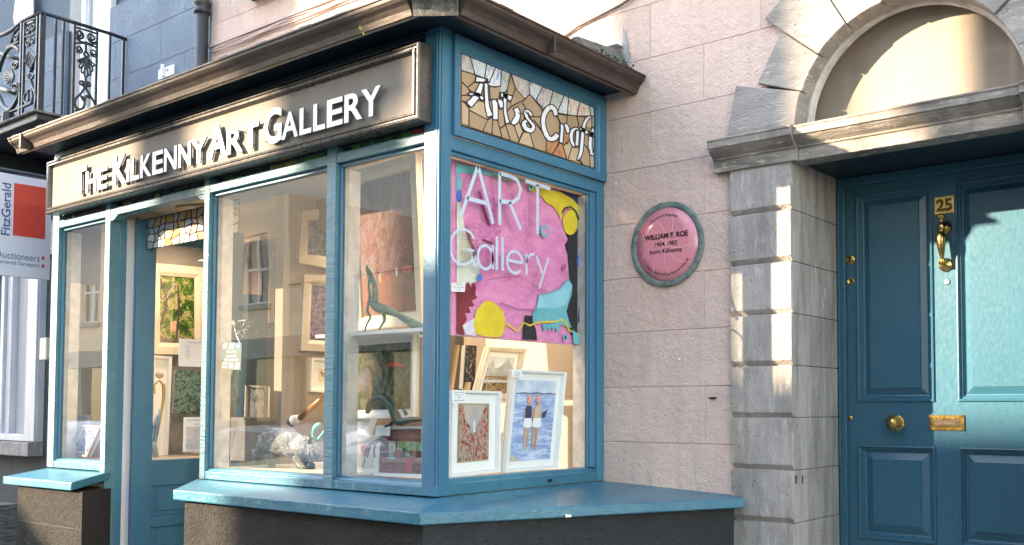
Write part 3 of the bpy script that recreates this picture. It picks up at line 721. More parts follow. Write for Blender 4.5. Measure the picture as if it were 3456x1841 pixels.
pane([(1258,780),(1320,715),(1386,712),(1386,820),(1330,810),(1300,830)], amberl)
pane([(1045,790),(1110,880),(1100,980),(1045,1000),(1035,975)], russet)
pane([(1048,1000),(1110,950),(1135,1010),(1095,1135),(1082,1130)], amberl)
pane([(1137,1015),(1205,1040),(1180,1150),(1100,1135)], amberl)
pane([(1208,1060),(1250,990),(1305,1050),(1310,1200),(1240,1185),(1215,1120)], amber)
pane([(1312,1080),(1386,1060),(1388,1225),(1314,1205)], amberl)
pane([(1255,850),(1300,860),(1300,1040),(1250,985)], amber)
pane([(1330,900),(1386,900),(1386,1050),(1335,1080)], amberl)
# backing sheet to close tiny gaps
MB().slab([sg(48,76,-.004), sg(1390,622,-.004), sg(1390,1232,-.004), sg(50,788,-.004)], (-.003,0,0)).build('glass_sheet', amber, lights_)
def ribbon(pts, wl, wr=None, dx=.004, th=.002, mi=0, m=None, n=8):
    """tapered ribbon through px points [(x,y,w)...], Catmull smoothed"""
    P = [Vector((p[0], p[1], p[2])) for p in pts]
    Q = []
    ext = [P[0]*2-P[1]] + P + [P[-1]*2-P[-2]]
    for i in range(1, len(ext)-2):
        for k in range(n):
            t = k/n; a, b, c, d = ext[i-1], ext[i], ext[i+1], ext[i+2]
            Q.append(.5*((2*b) + (c-a)*t + (2*a-5*b+4*c-d)*t*t + (3*b-a-3*c+d)*t**3))
    Q.append(P[-1]); Q = [Vector((q.x, q.y, q.z*1.32)) for q in Q]
    L_, R_ = [], []
    for i, q in enumerate(Q):
        t = Q[min(i+1, len(Q)-1)] - Q[max(i-1, 0)]; l = math.hypot(t.x, t.y) or 1
        nx, ny = -t.y/l, t.x/l; h = q.z/2
        L_.append((q.x + nx*h, q.y + ny*h)); R_.append((q.x - nx*h, q.y - ny*h))
    vs = [sg(x, y, dx) for x, y in L_] + [sg(x, y, dx) for x, y in R_]; k = len(Q)
    return vs, [(i, i+1, k+i+1, k+i) for i in range(k-1)], Q
glyph = []   # each: list of (x,y,width)
glyph += [[(185,345,44),(230,350,36),(300,365,30)],                                  # A
          [(245,385,30),(215,470,46),(170,545,50),(115,600,58)],
          [(288,365,26),(288,430,28),(292,520,30),(300,620,36),(328,712,46)],
          [(115,495,22),(160,492,20),(210,500,22),(262,545,30)],
          [(370,545,44),(378,640,42),(380,745,40)], [(395,548,20),(430,575,38),(440,630,30)],    # r
          [(430,500,40),(470,505,30),(540,540,44)], [(478,490,32),(474,590,26),(478,680,26),(500,780,30)],      # t
          [(578,628,38),(600,690,40),(580,750,46),(545,790,34)],                       # s
          [(740,712,18),(715,675,26),(680,665,36),(690,720,26),(720,760,24),(755,810,28),(730,850,38),(680,830,36),(660,780,38),(690,750,22)], # &
          [(978,705,34),(960,645,36),(915,622,40),(862,690,38),(850,780,36),(870,870,38),(910,930,36),(960,925,42),(995,885,40)],   # C
          [(1038,785,30),(1034,870,26),(1025,972,28)], [(1050,790,14),(1080,810,30),(1098,875,28)],   # r
          [(1200,840,12),(1165,832,22),(1130,870,30),(1128,940,28),(1150,995,22),(1172,1005,12)], [(1190,850,26),(1186,930,26),(1180,1005,26)],  # a
          [(1330,712,12),(1290,730,26),(1258,785,28),(1242,860,28),(1232,960,30),(1222,1060,28),(1195,1140,26)], [(1210,830,20),(1250,850,24),(1290,880,30)],   # f
          [(1345,830,24),(1322,900,28),(1312,980,30),(1320,1060,30),(1345,1080,26),(1372,1020,22)], [(1300,880,26),(1340,895,34),(1386,915,42)]]
for gl in glyph:
    vs, fs, Q = ribbon(gl, 0, dx=.0035)
    b = MB(); b.add(vs, fs); b.v = [v for v in b.v]
    b.build('letter_glass', opal, lights_)
    # lead outline
    k = len(Q)
    edge = vs[:k] + vs[k:][::-1] + [vs[0]]
    MB().tube([p + Vector((.002,0,0)) for p in edge], .0036, 5).build('lead_came', CAME, lights_)
leads = [[(50,262),(183,302),(272,337),(318,378)], [(125,105),(180,302)], [(295,180),(274,338)], [(390,215),(318,378)], [(439,238),(432,412),(375,424),(316,408)],
 [(530,275),(500,448),(470,476),(425,477)], [(530,278),(577,432),(670,542),(540,612),(498,660)], [(710,350),(716,490),(670,542)], [(716,490),(846,650)], [(852,406),(781,547)],
 [(950,450),(912,610)], [(1062,498),(992,668)], [(1100,515),(1090,697)], [(990,680),(1090,697),(1184,708),(1320,708),(1386,708)], [(1214,566),(1184,706)], [(1300,600),(1321,706)],
 [(52,376),(106,427),(130,472)], [(106,427),(170,378),(222,380)], [(52,506),(130,500)], [(52,562),(100,570),(120,640),(120,805)], [(120,648),(302,745),(256,857)], [(302,742),(356,722)],
 [(356,722),(346,882)], [(403,750),(443,916)], [(430,828),(482,792)], [(480,790),(524,942)], [(560,790),(608,930)], [(608,966),(655,868)], [(612,760),(655,868)], [(606,680),(660,690)], [(648,575),(685,650)],
 [(722,880),(758,1020)], [(757,745),(852,870)], [(740,715),(835,715)], [(832,655),(852,665)], [(880,920),(879,1062)], [(942,1082),(1005,980)], [(1040,980),(1082,1132)], [(1088,700),(1080,790)], [(1184,708),(1204,812)], [(1048,1000),(1112,950)],
 [(1135,1010),(1096,1136)], [(577,432),(545,530)], [(1205,1120),(1240,1186)], [(1308,1050),(1312,1206)], [(1250,985),(1308,1045)], [(985,700),(1030,790)], [(320,410),(330,560)], [(405,640),(420,640)], [(1330,715),(1330,830)], [(713,365),(735,365),(725,395)]]
for L_ in leads: MB().tube([sg(x, y, .0045) for x, y in L_], .0034, 5).build('lead_came', CAME, lights_)
BOX('leaded_light_backing', XG-.03, XG-.024, gy0-.01, gy1+.01, gz0-.01, gz1+.01, amber, shop)

# ---- sills and stallrisers
def poly_sill(name, outline, zin, zout, inn, th, mt, lab=None):
    """outline: list of (x,y,z) top corners; extruded down"""
    m = MB(); m.slab([Vector(p) for p in outline][::-1], (0,0,-th)); m.f[0] = m.f[0]
    return m.build(name, mt, shop, bevel=.008, seg=2, label=lab)
m = MB(); top = [(-5.775,3.25,1.093),(-3.555,3.25,1.093),(-2.69,4.93,1.083),(-2.805,4.998,1.095),(-3.748,4.998,1.134),(-3.748,YF+.05,1.135),(-5.995,YF+.05,1.135),(-6.02,3.545,1.132)]
bot = [(p[0], p[1], 1.032) for p in top]; n = len(top)
cen = Vector((-3.85, 3.62, 1.136)); 
m.add([Vector(p) for p in top] + [cen] + [Vector(p) for p in bot], [])
c = n
for tri in ((0,1,c),(1,2,4),(2,3,4),(1,4,5),(1,5,c),(5,6,c),(6,7,c),(7,0,c)): m.f.append(list(tri)); m.mi.append(0); m.sm.append(False)
for i in range(n): m.f.append([i, n+1+i, n+1+(i+1)%n, (i+1)%n]); m.mi.append(0); m.sm.append(False)
m.f.append([n+1+i for i in range(n)][::-1]); m.mi.append(0); m.sm.append(False)
m.build('sill', SILL, shop, bevel=.007, label='long teal sill wrapping round the corner of the bay')
MB().slab([(-8.20,3.25,1.075),(-7.10,3.25,1.078),(-7.235,YF+.04,1.133),(-8.157,YF+.04,1.133)], (0,0,-.058)).build('sill', SILL, shop, bevel=.007, label='short teal sill left of the doorway')
MB().slab([(-5.72,3.295,1.03),(-3.58,3.295,1.03),(-3.58,3.6,1.03),(-5.95,3.6,1.03)], (0,0,-1.03)).build('stallriser', STUCCO, shop, bevel=.008, label='rough charcoal rendered base under the long sill')
MB().slab([(-3.579,3.296,1.03),(-2.785,4.97,1.03),(-3.60,4.97,1.03),(-3.60,3.30,1.03)], (0,0,-1.03)).build('stallriser', STUCCOD, shop, label='angled base beside the stone pier, shade painted into its colour')
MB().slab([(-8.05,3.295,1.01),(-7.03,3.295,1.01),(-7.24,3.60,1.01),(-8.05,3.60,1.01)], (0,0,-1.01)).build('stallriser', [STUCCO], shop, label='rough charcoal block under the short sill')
MB().slab([(-7.029,3.2955,1.01),(-7.22,3.58,1.01),(-7.2205,3.58,1.01),(-7.0305,3.2955,1.01)][::1], (0,0,-1.01)).build('stallriser_shade_sheet', STUCCOD, shop)  # thin darker sheet, paints the shade on the block's end face
BOX('stallriser_joint', -8.04, -7.05, 3.2935, 3.2948, .748, .752, STUCCOD, shop)

# ---- gutter: ogee iron gutter along front and side, with a mitred corner
def gprof(): return [(0,0),(.012,0),(.016,.012),(.022,.030),(.040,.052),(.060,.066),(.072,.080),(.075,.096),(.082,.099),(.082,.108),(.070,.108),(.066,.098),(.0,.095)]
YL, XL = 3.312, -3.512
gx0 = -8.20
def gut(p0, p1, out, name, z=3.592, cut0=0, cut1=0, mt=GUT):
    pr = gprof(); n = len(pr); out = Vector(out); d = (Vector(p1)-Vector(p0)).normalized()
    a = [Vector(p0) + out*u + Vector((0,0,z+v)) - d*(u*cut0) for u, v in pr]; b = [Vector(p1) + out*u + Vector((0,0,z+v)) + d*(u*cut1) for u, v in pr]
    m = MB(); m.add(a+b, [(i,(i+1)%n,n+(i+1)%n,n+i) for i in range(n)] + [tuple(range(n))[::-1], tuple(range(n,2*n))]); return m.build(name, mt, shop)
gut((gx0,YL,0), (-3.70,YL,0), (0,-1,0), 'gutter'); 
gut((-3.40-.10,3.44,0), (XL+.012,4.995,0), (1,0,0), 'gutter')
# corner piece cut across at 45 degrees, rougher and paler
gut((-3.70,YL,0), (XL+.005,3.44,0), (.55,-.75,0), 'gutter_corner', z=3.588, mt=GUTR)
gut((gx0-.0,YL,0), (gx0-.03,YL,0), (0,-1.05,0), 'gutter_stop_end', z=3.589)
BOX('gutter_bracket', -8.02, -7.99, YL-.088, YL, 3.586, 3.70, GUT, shop, bevel=.004)
for y in (4.1,): BOX('gutter_bracket', XL+.005, XL+.088, y, y+.014, 3.586, 3.70, GUT, shop, bevel=.003)
# soffit boards
MB().slab([(gx0,YL+.001,3.632),(-3.70,YL+.001,3.632),(XL-.001,3.44,3.632),(XL-.001,4.995,3.632),(gx0,4.995,3.632)], (0,0,.03)).build('soffit', DARKT, shop)
MB().slab([(gx0,YL,3.590),(-3.70,YL,3.590),(-3.69,YL+.02,3.590),(gx0,YL+.02,3.590)], (0,0,.041)).build('eaves_fillet', mat('pale fillet', (.52,.40,.30), .6, (.34,.25,.18), 12, .002), shop)
MB().slab([(XL,3.44,3.590),(XL,4.995,3.590),(XL-.02,4.995,3.590),(XL-.02,3.44,3.590)], (0,0,.041)).build('eaves_fillet', mat('brown fillet', (.20,.13,.10), .6, (.15,.10,.08), 12, .002), shop)
# roof: low pitch slates behind the gutter
slope = .14
def roofz(x, y):
    return 3.705 + min((y-YL), (XL-x)+0.0) * slope if x < XL else 3.705
rf = MB()
A_, B_, C_, D_ = Vector((gx0, YL-.03, 3.702)), Vector((XL+.03, YL-.03, 3.702)), Vector((-3.95, 5.0, 3.93)), Vector((gx0, 5.0, 3.93)); E_ = Vector((XL+.03, 5.0, 3.702))
rf.add([A_, B_, C_, D_, E_], [(0,1,2,3),(1,4,2)]); up = Vector((0,0,.02)); 
rf.add([A_, B_, B_-up, A_-up], [(0,3,2,1)]); rf.add([B_, E_, E_-up, B_-up], [(0,3,2,1)])
rf.build('roof', ROOF, shop)
# slate courses at the edges so the line is broken
for i in range(46):
    x = gx0 + i*.101; MB().box(x, x+.097, YL-.062+random.uniform(-.006,.006), YL+.25, 3.702+random.uniform(0,.004), 3.712+random.uniform(0,.006)).build('slate', GUTR, shop)
for i in range(15):
    y = 3.36 + i*.109; MB().box(XL-.25, XL+.052+random.uniform(-.008,.008), y, y+.105, 3.702+random.uniform(0,.005), 3.716+random.uniform(0,.012)).build('slate', ROOF, shop)
# raised rotten verge board and moss near the wall, lead flashing
MB().slab([(-3.50,4.55,3.715),(-3.50,4.99,3.715),(-3.62,4.99,3.90),(-3.62,4.55,3.86)], (-.05,0,0)).build('verge_board', ROOF, shop)
ms = MB()
for i in range(600):
    t = random.random(); y = 3.6 + 1.38*t**.55; x = XL + .02 - random.random()*.10; 
    ms.ball((x, y, 3.716 + random.random()*.012 + (.05*random.random() if y > 4.6 else 0)), (random.uniform(.004,.012), random.uniform(.004,.014), random.uniform(.003,.009)), n=6, m=4)
ms.build('moss', MOSS, shop, kind='stuff')
fl = MB(); fl.slab([(-3.602,4.990,3.715),(-3.535,4.990,3.715),(-3.548,4.990,3.86),(-3.59,4.990,4.055)], (0,-.004,0)); fl.build('lead_flashing', LEAD, shop)
BOX('ledge_board', -3.86, -3.60, 4.93, 4.995, 3.925, 3.94, PAPER, shop)
lv = MB()
for (x, y, z, s_) in ((-3.45, 4.28, 3.700, .03), (-3.45, 4.45, 3.703, .025), (-4.03, 3.24, 3.60, .03), (-4.0, 3.235, 3.56, .022)):
    lv.add([(x,y,z),(x+s_*.2,y-s_*.5,z-s_*.6),(x+s_*.3,y,z-s_),(x+s_*.05,y+s_*.6,z-s_*.5)], [(0,1,2,3)])
lv.build('weed_leaves', mat('leaf', (.30,.36,.06), .6), shop)

# ---- doorway: white jamb, door leaf opened inwards, leaded transom light
BOX('door_jamb', -7.3075, -7.238, YF+.0785, YF+.13, .3, 3.02, TEAL, shop, bevel=.003)
BOX('door_jamb_lining', -7.345, -7.262, YF+.131, YF+.20, .3, 3.02, WPAINT, shop, bevel=.003)
leaf = sub('shop_door', (-7.2, 3.80, .3), shop)
th = R(3.5)     # the leaf stands almost square to the front
H0 = Vector((-7.215, 3.73, 0)); du = Vector((math.sin(th), math.cos(th), 0)); dn = Vector((math.cos(th), -math.sin(th), 0))
def LF(u, z, d=0): return H0 + du*u + dn*d + Vector((0,0,z))
def leafbox(name, u0, u1, z0, z1, d0, d1, mt, bevel=.002):
    m = MB(); m.hexa([LF(u0,z0,d0), LF(u0,z0,d1), LF(u1,z0,d1), LF(u1,z0,d0), LF(u0,z1,d0), LF(u0,z1,d1), LF(u1,z1,d1), LF(u1,z1,d0)]); return m.build(name, mt, leaf, bevel=bevel)
LZ = 3.035; W_ = .86
leafbox('stile', 0, .145, .31, LZ, -.022, .022, TEAL); leafbox('stile', W_-.14, W_, .31, LZ, -.022, .022, TEAL)
leafbox('top_rail', .1455, W_-.1405, 2.86, LZ, -.022, .022, TEAL); leafbox('lock_rail', .1455, W_-.1405, 1.01, 1.205, -.022, .022, TEAL)
leafbox('bottom_rail', .1455, W_-.1405, .31, .48, -.022, .022, TEAL); leafbox('mid_rail', .1455, W_-.1405, .70, .78, -.022, .022, TEAL)
for z0, z1 in ((.781,1.009),(.481,.699)):
    leafbox('door_panel', .146, W_-.141, z0, z1, -.010, .008, TEAL); leafbox('door_panel', .19, W_-.185, z0+.04, z1-.04, .0085, .016, TEAL)
leafbox('window_pane', .140, W_-.136, 1.20, 2.865, -.003, .003, GLASS, 0)
# closer arm
m = MB(); m.tube([LF(.35,3.06,.03), (-6.75,3.78,3.075), (-6.35,3.78,3.04)], .008, 6); m.build('door_closer_arm', PINEW, leaf)
# leaded light over the door
lz0, lz1, ly = 2.80, 3.02, 3.80
tl_ = sub('transom_light', (-6.6, ly, lz0), shop)
peach = mat('peach glass', (.66,.42,.26), .2, (.60,.36,.20), 9, coat=.3); gglass = mat('grey ripple glass', (.38,.41,.45), .2, (.52,.54,.58), 15, coat=.3); ora = mat('orange glass', (.62,.34,.10), .2, (.55,.28,.08), 9)
random.seed(21)
nx_, nz_ = 15, 4; gx = [[(-7.26 + (1.28)*(i/nx_) + (random.uniform(-.028,.028) if 0<i<nx_ else 0), lz0 + (lz1-lz0+.01)*(j/nz_) + (random.uniform(-.017,.017) if 0<j<nz_ else 0)) for j in range(nz_+1)] for i in range(nx_+1)]
pm = [peach, peach, gglass, gglass, opal, ora]
for i in range(nx_):
    for j in range(nz_):
        q = [gx[i][j], gx[i+1][j], gx[i+1][j+1], gx[i][j+1]]
        MB().slab([(x, ly, z) for x, z in q], (0,.003,0)).build('stained_pane', random.choice(pm), tl_)
m = MB()
for i in range(nx_+1):
    for j in range(nz_+1):
        if i < nx_: m.tube([(gx[i][j][0], ly-.001, gx[i][j][1]), (gx[i+1][j][0], ly-.001, gx[i+1][j][1])], .0042, 5)
        if j < nz_: m.tube([(gx[i][j][0], ly-.001, gx[i][j][1]), (gx[i][j+1][0], ly-.001, gx[i][j+1][1])], .0042, 5)
m.build('lead_came', CAME, tl_)
random.seed(5)

q = onX(1857,1623,XS+.001); BOX('vent_hole', XS-.001, XS+.0004, q.y-.02, q.y+.02, q.z-.010, q.z+.010, INK, shop)
q = onY(1745,1762,3.25); m = MB(); m.add([(q.x-.02,q.y-.9,q.z)]*0, []); 
for (sx1_, sy1_, sx2_, sy2_) in ((1740,1748,1760,1760),):
    a_, b_ = Vector((-3.2,3.93,1.034)), Vector((-3.185,3.96,1.034)); MB().slab([a_+Vector((.003,-.003,0)), b_+Vector((.003,-.003,0)), b_+Vector((.003,-.003,.012)), a_+Vector((.003,-.003,.016))], (.001,-.001,0)).build('paint_chip', PAPER, shop)
# ============================================================ SIGN BOARD
sign = thing('shop_sign', (-5.9, 3.5, 3.11), 'long taupe fascia sign with raised white letters in dark moulded frame', 'sign')
SY = 3.462
sx0, sx1, sz0, sz1 = -8.05, -3.800, 3.112, 3.528
BOX('sign_board', sx0+.03, sx1-.03, SY, SY+.06, sz0+.03, sz1-.03, SIGNP, sign)
mf = MB()
prof = [(0,.082),(0,.0),(.006,-.010),(.016,-.012),(.022,-.004),(.027,-.004),(.030,-.014),(.042,-.016),(.048,-.004),(.052,.012),(.052,.030)]
rs = [[(sx0+i, SY-.012+d, sz0+i), (sx1-i, SY-.012+d, sz0+i), (sx1-i, SY-.012+d, sz1-i), (sx0+i, SY-.012+d, sz1-i)] for i, d in prof]
for a, b in zip(rs[:-1], rs[1:]): mf.add(a+b, [(j,(j+1)%4,4+(j+1)%4,4+j) for j in range(4)])
mf.build('sign_frame', SIGNF, sign, bevel=.0015, seg=1)
for x in (-6.07, -5.02): BOX('board_joint', x, x+.004, SY-.0012, SY-.0002, sz0+.052, sz1-.052, mat('sign joint', (.13,.12,.105), .6), sign)
LY = 3.439
kk = LY/3.42
LET = [('T',-7.571,-7.387,1),('H',-7.391,-7.233,0),('E',-7.212,-7.072,0),('K',-6.983,-6.798,1),('I',-6.790,-6.757,0),('L',-6.737,-6.619,0),('K',-6.604,-6.458,0),('E',-6.447,-6.309,0),
       ('N',-6.295,-6.139,0),('N',-6.117,-5.969,0),('Y',-5.962,-5.784,0),('A',-5.764,-5.556,1),('R',-5.553,-5.382,0),('T',-5.375,-5.217,0),('G',-5.159,-4.980,1),('A',-4.98,-4.819,0),
       ('L',-4.805,-4.693,0),('L',-4.677,-4.568,0),('E',-4.552,-4.412,0),('R',-4.397,-4.242,0),('Y',-4.252,-4.089,0)]
for ch, x0, x1, big in LET:
    zb, zt = 3.191, (3.403 if big else 3.350)
    if ch == 'G': zb -= .006
    vs, fs, a0, a1, b0, b1 = text_mesh(ch, .024, .5)
    sx_, sy_ = (x1-x0)/(a1-a0), (zt-zb)/(b1-b0)
    m = MB(); m.add([(x0+(v.x-a0)*sx_, LY - (v.z)*.012, zb+(v.y-b0)*sy_) for v in vs], fs)
    # front faces white, returns grey
    me_pts = m.v
    for i, f in enumerate(m.f):
        ys = [me_pts[j].y for j in f]
        m.mi[i] = 0 if max(ys) < LY - .0055 else 1
    lo_ = m.build('letter', [WHITEL, LSIDE], sign)
    # stand-off pins
    pn = MB()
    for px_, pz_ in ((x0+.022, zb+.025), (x1-.022, zt-.03), ) if ch not in 'IYTAV' else (((x0+x1)/2, zb+.03), ((x0+x1)/2, zt-.03)):
        if ch == 'L': px_ = x0+.018
        MB().tube([(px_, LY-.006, pz_), (px_, SY+.0, pz_)], .004, 6).build('stand_off_pin', LSIDE, lo_)

# ============================================================ WINDOW LETTERING on the side pane
XW = XS - .0432
wl = thing('window_lettering', (XW, 4.1, 2.0), 'pale vinyl ART Gallery lettering on the side window glass', 'lettering')
VIN = flat('pale blue grey vinyl', (.44,.52,.61), .5)
def cr2(x, y): return (1480 + x*.5102, 480 + y*.5102)
def vin(strokes, w_, name='letter'):
    m = MB()
    for st in strokes:
        P = [onX(*cr2(x, y), XW+.0015) for x, y in st]
        n = len(P); Ls, Rs = [], []
        for i, p in enumerate(P):
            t = (P[min(i+1,n-1)] - P[max(i-1,0)]).normalized(); nn = Vector((0, -t.z, t.y)) * (w_*.42); Ls.append(p+nn); Rs.append(p-nn)
        m.add(Ls+Rs, [(i,i+1,n+i+1,n+i) for i in range(n-1)])
    m.build(name, VIN, wl)
def arcp(cx, cy, rx, ry, a0, a1, n=18, sk=0):
    return [(cx + rx*math.cos(R(a0+(a1-a0)*i/n)), cy - ry*math.sin(R(a0+(a1-a0)*i/n)) + sk*(rx*math.cos(R(a0+(a1-a0)*i/n)))) for i in range(n+1)]
vin([[(150,488),(262,155)],[(262,155),(362,540)],[(190,372),(318,405)]], .028)
vin([[(405,548),(405,205)],[(405,208),(470,222),(520,250),(543,310),(530,370),(490,400),(405,392)],[(470,398),(545,580)]], .028)
vin([[(575,255),(740,308)],[(656,282),(656,608)]], .028)
vin([[(235,640),(215,600),(175,577),(135,580),(100,610),(80,660),(80,720),(98,775),(135,805),(180,810),(215,790),(232,755),(235,725)],[(235,822),(235,720)],[(238,722),(190,712)]], .018)
vin([arcp(310,762,50,78,0,360,24,.12), [(360,680),(360,842)]], .020)
vin([[(386,622),(386,845)]], .022); vin([[(424,630),(424,852)]], .022)
vin([arcp(505,795,50,72,0,318,22,.12), [(455,780),(556,800)]], .020)
vin([[(583,735),(583,878)],[(583,800),(590,765),(610,745),(635,742)]], .020)
vin([[(648,752),(690,880)],[(728,765),(665,970)]], .020)

# ============================================================ INTERIOR of the gallery
room = thing('gallery_interior', (-6, 6, 0), 'cream display deck, walls and ceiling inside the shop window', 'room')
BOX('display_deck', -8.12, -7.36, YF+.10, 4.9, 1.0, 1.200, WOODF, room); BOX('display_deck', -5.98, -3.80, YF+.10, 4.98, 1.0, 1.203, INTW, room)
BOX('floor', -8.3, -3.6, 3.65, 10, .2, .30, WOODF, room); BOX('ceiling', -8.14, -3.85, YF+.11, 10, 3.30, 3.36, INTW, room)
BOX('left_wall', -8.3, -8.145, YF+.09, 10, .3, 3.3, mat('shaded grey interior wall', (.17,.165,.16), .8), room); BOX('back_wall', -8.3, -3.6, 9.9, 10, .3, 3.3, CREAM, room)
BOX('right_wall', -3.74, -3.6, 5.41, 10, .3, 3.3, CREAM, room)
BOX('return_wall', -4.95, -3.80, 4.93, 4.99, 1.2, 3.3, CREAM, room)
BOX('partition', -6.72, -6.62, 4.60, 7.5, .3, 3.3, CREAM, room)
BOX('wall_shelf', -8.14, -7.50, 4.55, 4.95, 1.2, 1.22, INTW, room)
BOX('upper_wall', -8.14, -3.80, 4.9, 5.0, 3.05, 3.3, CREAM, room)

Y_, G_ = (0,-1,0), None
def bl(q, u, v):     # q = TL,TR,BR,BL
    return (q[0]*(1-u) + q[1]*u)*(1-v) + (q[3]*(1-u) + q[2]*u)*v
def inset(q, f): # shrink quad by metres f on each side
    w_ = ((q[1]-q[0]).length + (q[2]-q[3]).length)/2; h_ = ((q[3]-q[0]).length + (q[2]-q[1]).length)/2
    return [bl(q, f/w_, f/h_), bl(q, 1-f/w_, f/h_), bl(q, 1-f/w_, 1-f/h_), bl(q, f/w_, 1-f/h_)]
def picture(name, label, q, art, frame=None, fw=.04, mount=0, fd=.03, group=None, cat='picture', glazed=False, slip=None, shapes=(), paper=None):
    """framed picture: q four corners of the outer edge (TL,TR,BR,BL), normal towards the viewer"""
    q = [Vector(p) for p in q]
    nrm = (q[1]-q[0]).cross(q[3]-q[0]); nrm.normalize(); 
    if nrm.dot(CAM - q[0]) < 0: nrm = -nrm
    base = bl(q, .5, 1)
    t = thing(name, base, label, cat, group)
    q1 = inset(q, fw) if frame else q
    m = MB(); m.slab([p - nrm*.004 for p in q], -nrm*(.012 if frame else fd)); m.build('backing', CANV, t)
    if frame:
        for i in range(4):
            a, b, c, d = q[i], q[(i+1)%4], q1[(i+1)%4], q1[i]; mid1, mid2 = a*.35+d*.65, b*.35+c*.65
            m = MB(); m.add([a, b, b+nrm*fd, a+nrm*fd, mid2+nrm*fd*.92, mid1+nrm*fd*.92, c+nrm*fd*.35, d+nrm*fd*.35, c, d],
                            [(0,1,2,3),(3,2,4,5),(5,4,6,7),(7,6,8,9)]); m.build('frame', frame, t)
    q2 = q1
    if mount:
        MB().add([p for p in q1], [(0,1,2,3)]).build('mount', MATB, t); q2 = inset(q1, mount)
    if slip:
        MB().add([p + nrm*.0015 for p in q2], [(0,1,2,3)]).build('slip', slip, t); q2 = inset(q2, .010)
    MB().add([p + nrm*.003 for p in q2], [(0,1,2,3)]).build('picture_print' if mount else 'canvas', art, t)
    for k, (mt, poly) in enumerate(shapes):
        vs = [bl(q2, u, v) + nrm*(.0038 + .0006*k) for u, v in poly]; MB().add(vs, [tuple(range(len(vs)))]).build('painted_shape', mt, t)
    if glazed: MB().slab([p + nrm*.012 for p in q1], nrm*.002).build('picture_glass', GLASSP, t)
    return t
def QX(pts, X): return [onX(x, y, X) for x, y in pts]
def QY(pts, Y): return [onY(x, y, Y) for x, y in pts]
c_ = lambda *a: flat('paint', a)
# ---- pink head painting in the side window
XP = -3.87
Qp = [onX(1535,540,XP), onX(1967,655,XP), onX(1963,1165,XP), onX(1520,1130,XP)]
def pk(pts): # crop-2 pixel -> uv on Qp via the plane
    o = Qp[3]; res = []
    W3, H3 = Qp[2].y - Qp[3].y, ((Qp[0].z-Qp[3].z)+(Qp[1].z-Qp[2].z))/2
    for x, y in pts:
        p = onX(*cr2(x, y), XP); res.append(((p.y - o.y)/W3, 1 - (p.z - o.z)/H3))
    return res
Qp = [Vector((XP, Qp[3].y, Qp[0].z)), Vector((XP, Qp[2].y, Qp[0].z)), Vector((XP, Qp[2].y, Qp[3].z)), Vector((XP, Qp[3].y, Qp[3].z))]
PKM = mat('pink oil paint', (.78,.27,.47), .5, (.70,.19,.40), 9, .002, 40, stretch=(1,1,2), c3=(.80,.34,.52)); YEL = mat('yellow oil paint', (.78,.58,.03), .5, (.70,.48,.02), 16, .003, 60)
TQ = mat('turquoise oil paint', (.07,.38,.44), .5, (.12,.46,.52), 10); CRM = mat('cream oil paint', (.70,.69,.60), .6, (.62,.60,.50), 25, .002, 60); BLK = flat('black paint', (.02,.02,.024), .5)
LTQ = mat('pale turquoise paint', (.28,.60,.68), .5, (.16,.50,.60), 4); RED = mat('dark red paint', (.30,.02,.03), .5, (.16,.01,.02), 10); BL = flat('blue paint', (.03,.18,.55)); ORG = flat('orange paint', (.75,.20,.03)); LIL = mat('lilac paint', (.62,.50,.66), .6, (.75,.70,.74), 20); NVY = flat('navy paint', (.03,.03,.12)); PUR = mat('magenta hatch', (.50,.10,.28), .6, (.74,.25,.46), 30, stretch=(1,1,4))
DK = flat('dusk pink line', (.42,.10,.24))
def ellip(cx, cy, rx, ry, n=16): return [(cx + rx*math.cos(2*math.pi*i/n), cy + ry*math.sin(2*math.pi*i/n)) for i in range(n)]
def thick(pts, w_):
    L_, R_ = [], []
    for i, p in enumerate(pts):
        a, b = pts[max(i-1,0)], pts[min(i+1,len(pts)-1)]; tx, ty = b[0]-a[0], b[1]-a[1]; l = math.hypot(tx, ty) or 1
        L_.append((p[0]-ty/l*w_/2, p[1]+tx/l*w_/2)); R_.append((p[0]+ty/l*w_/2, p[1]-tx/l*w_/2))
    return L_ + R_[::-1]
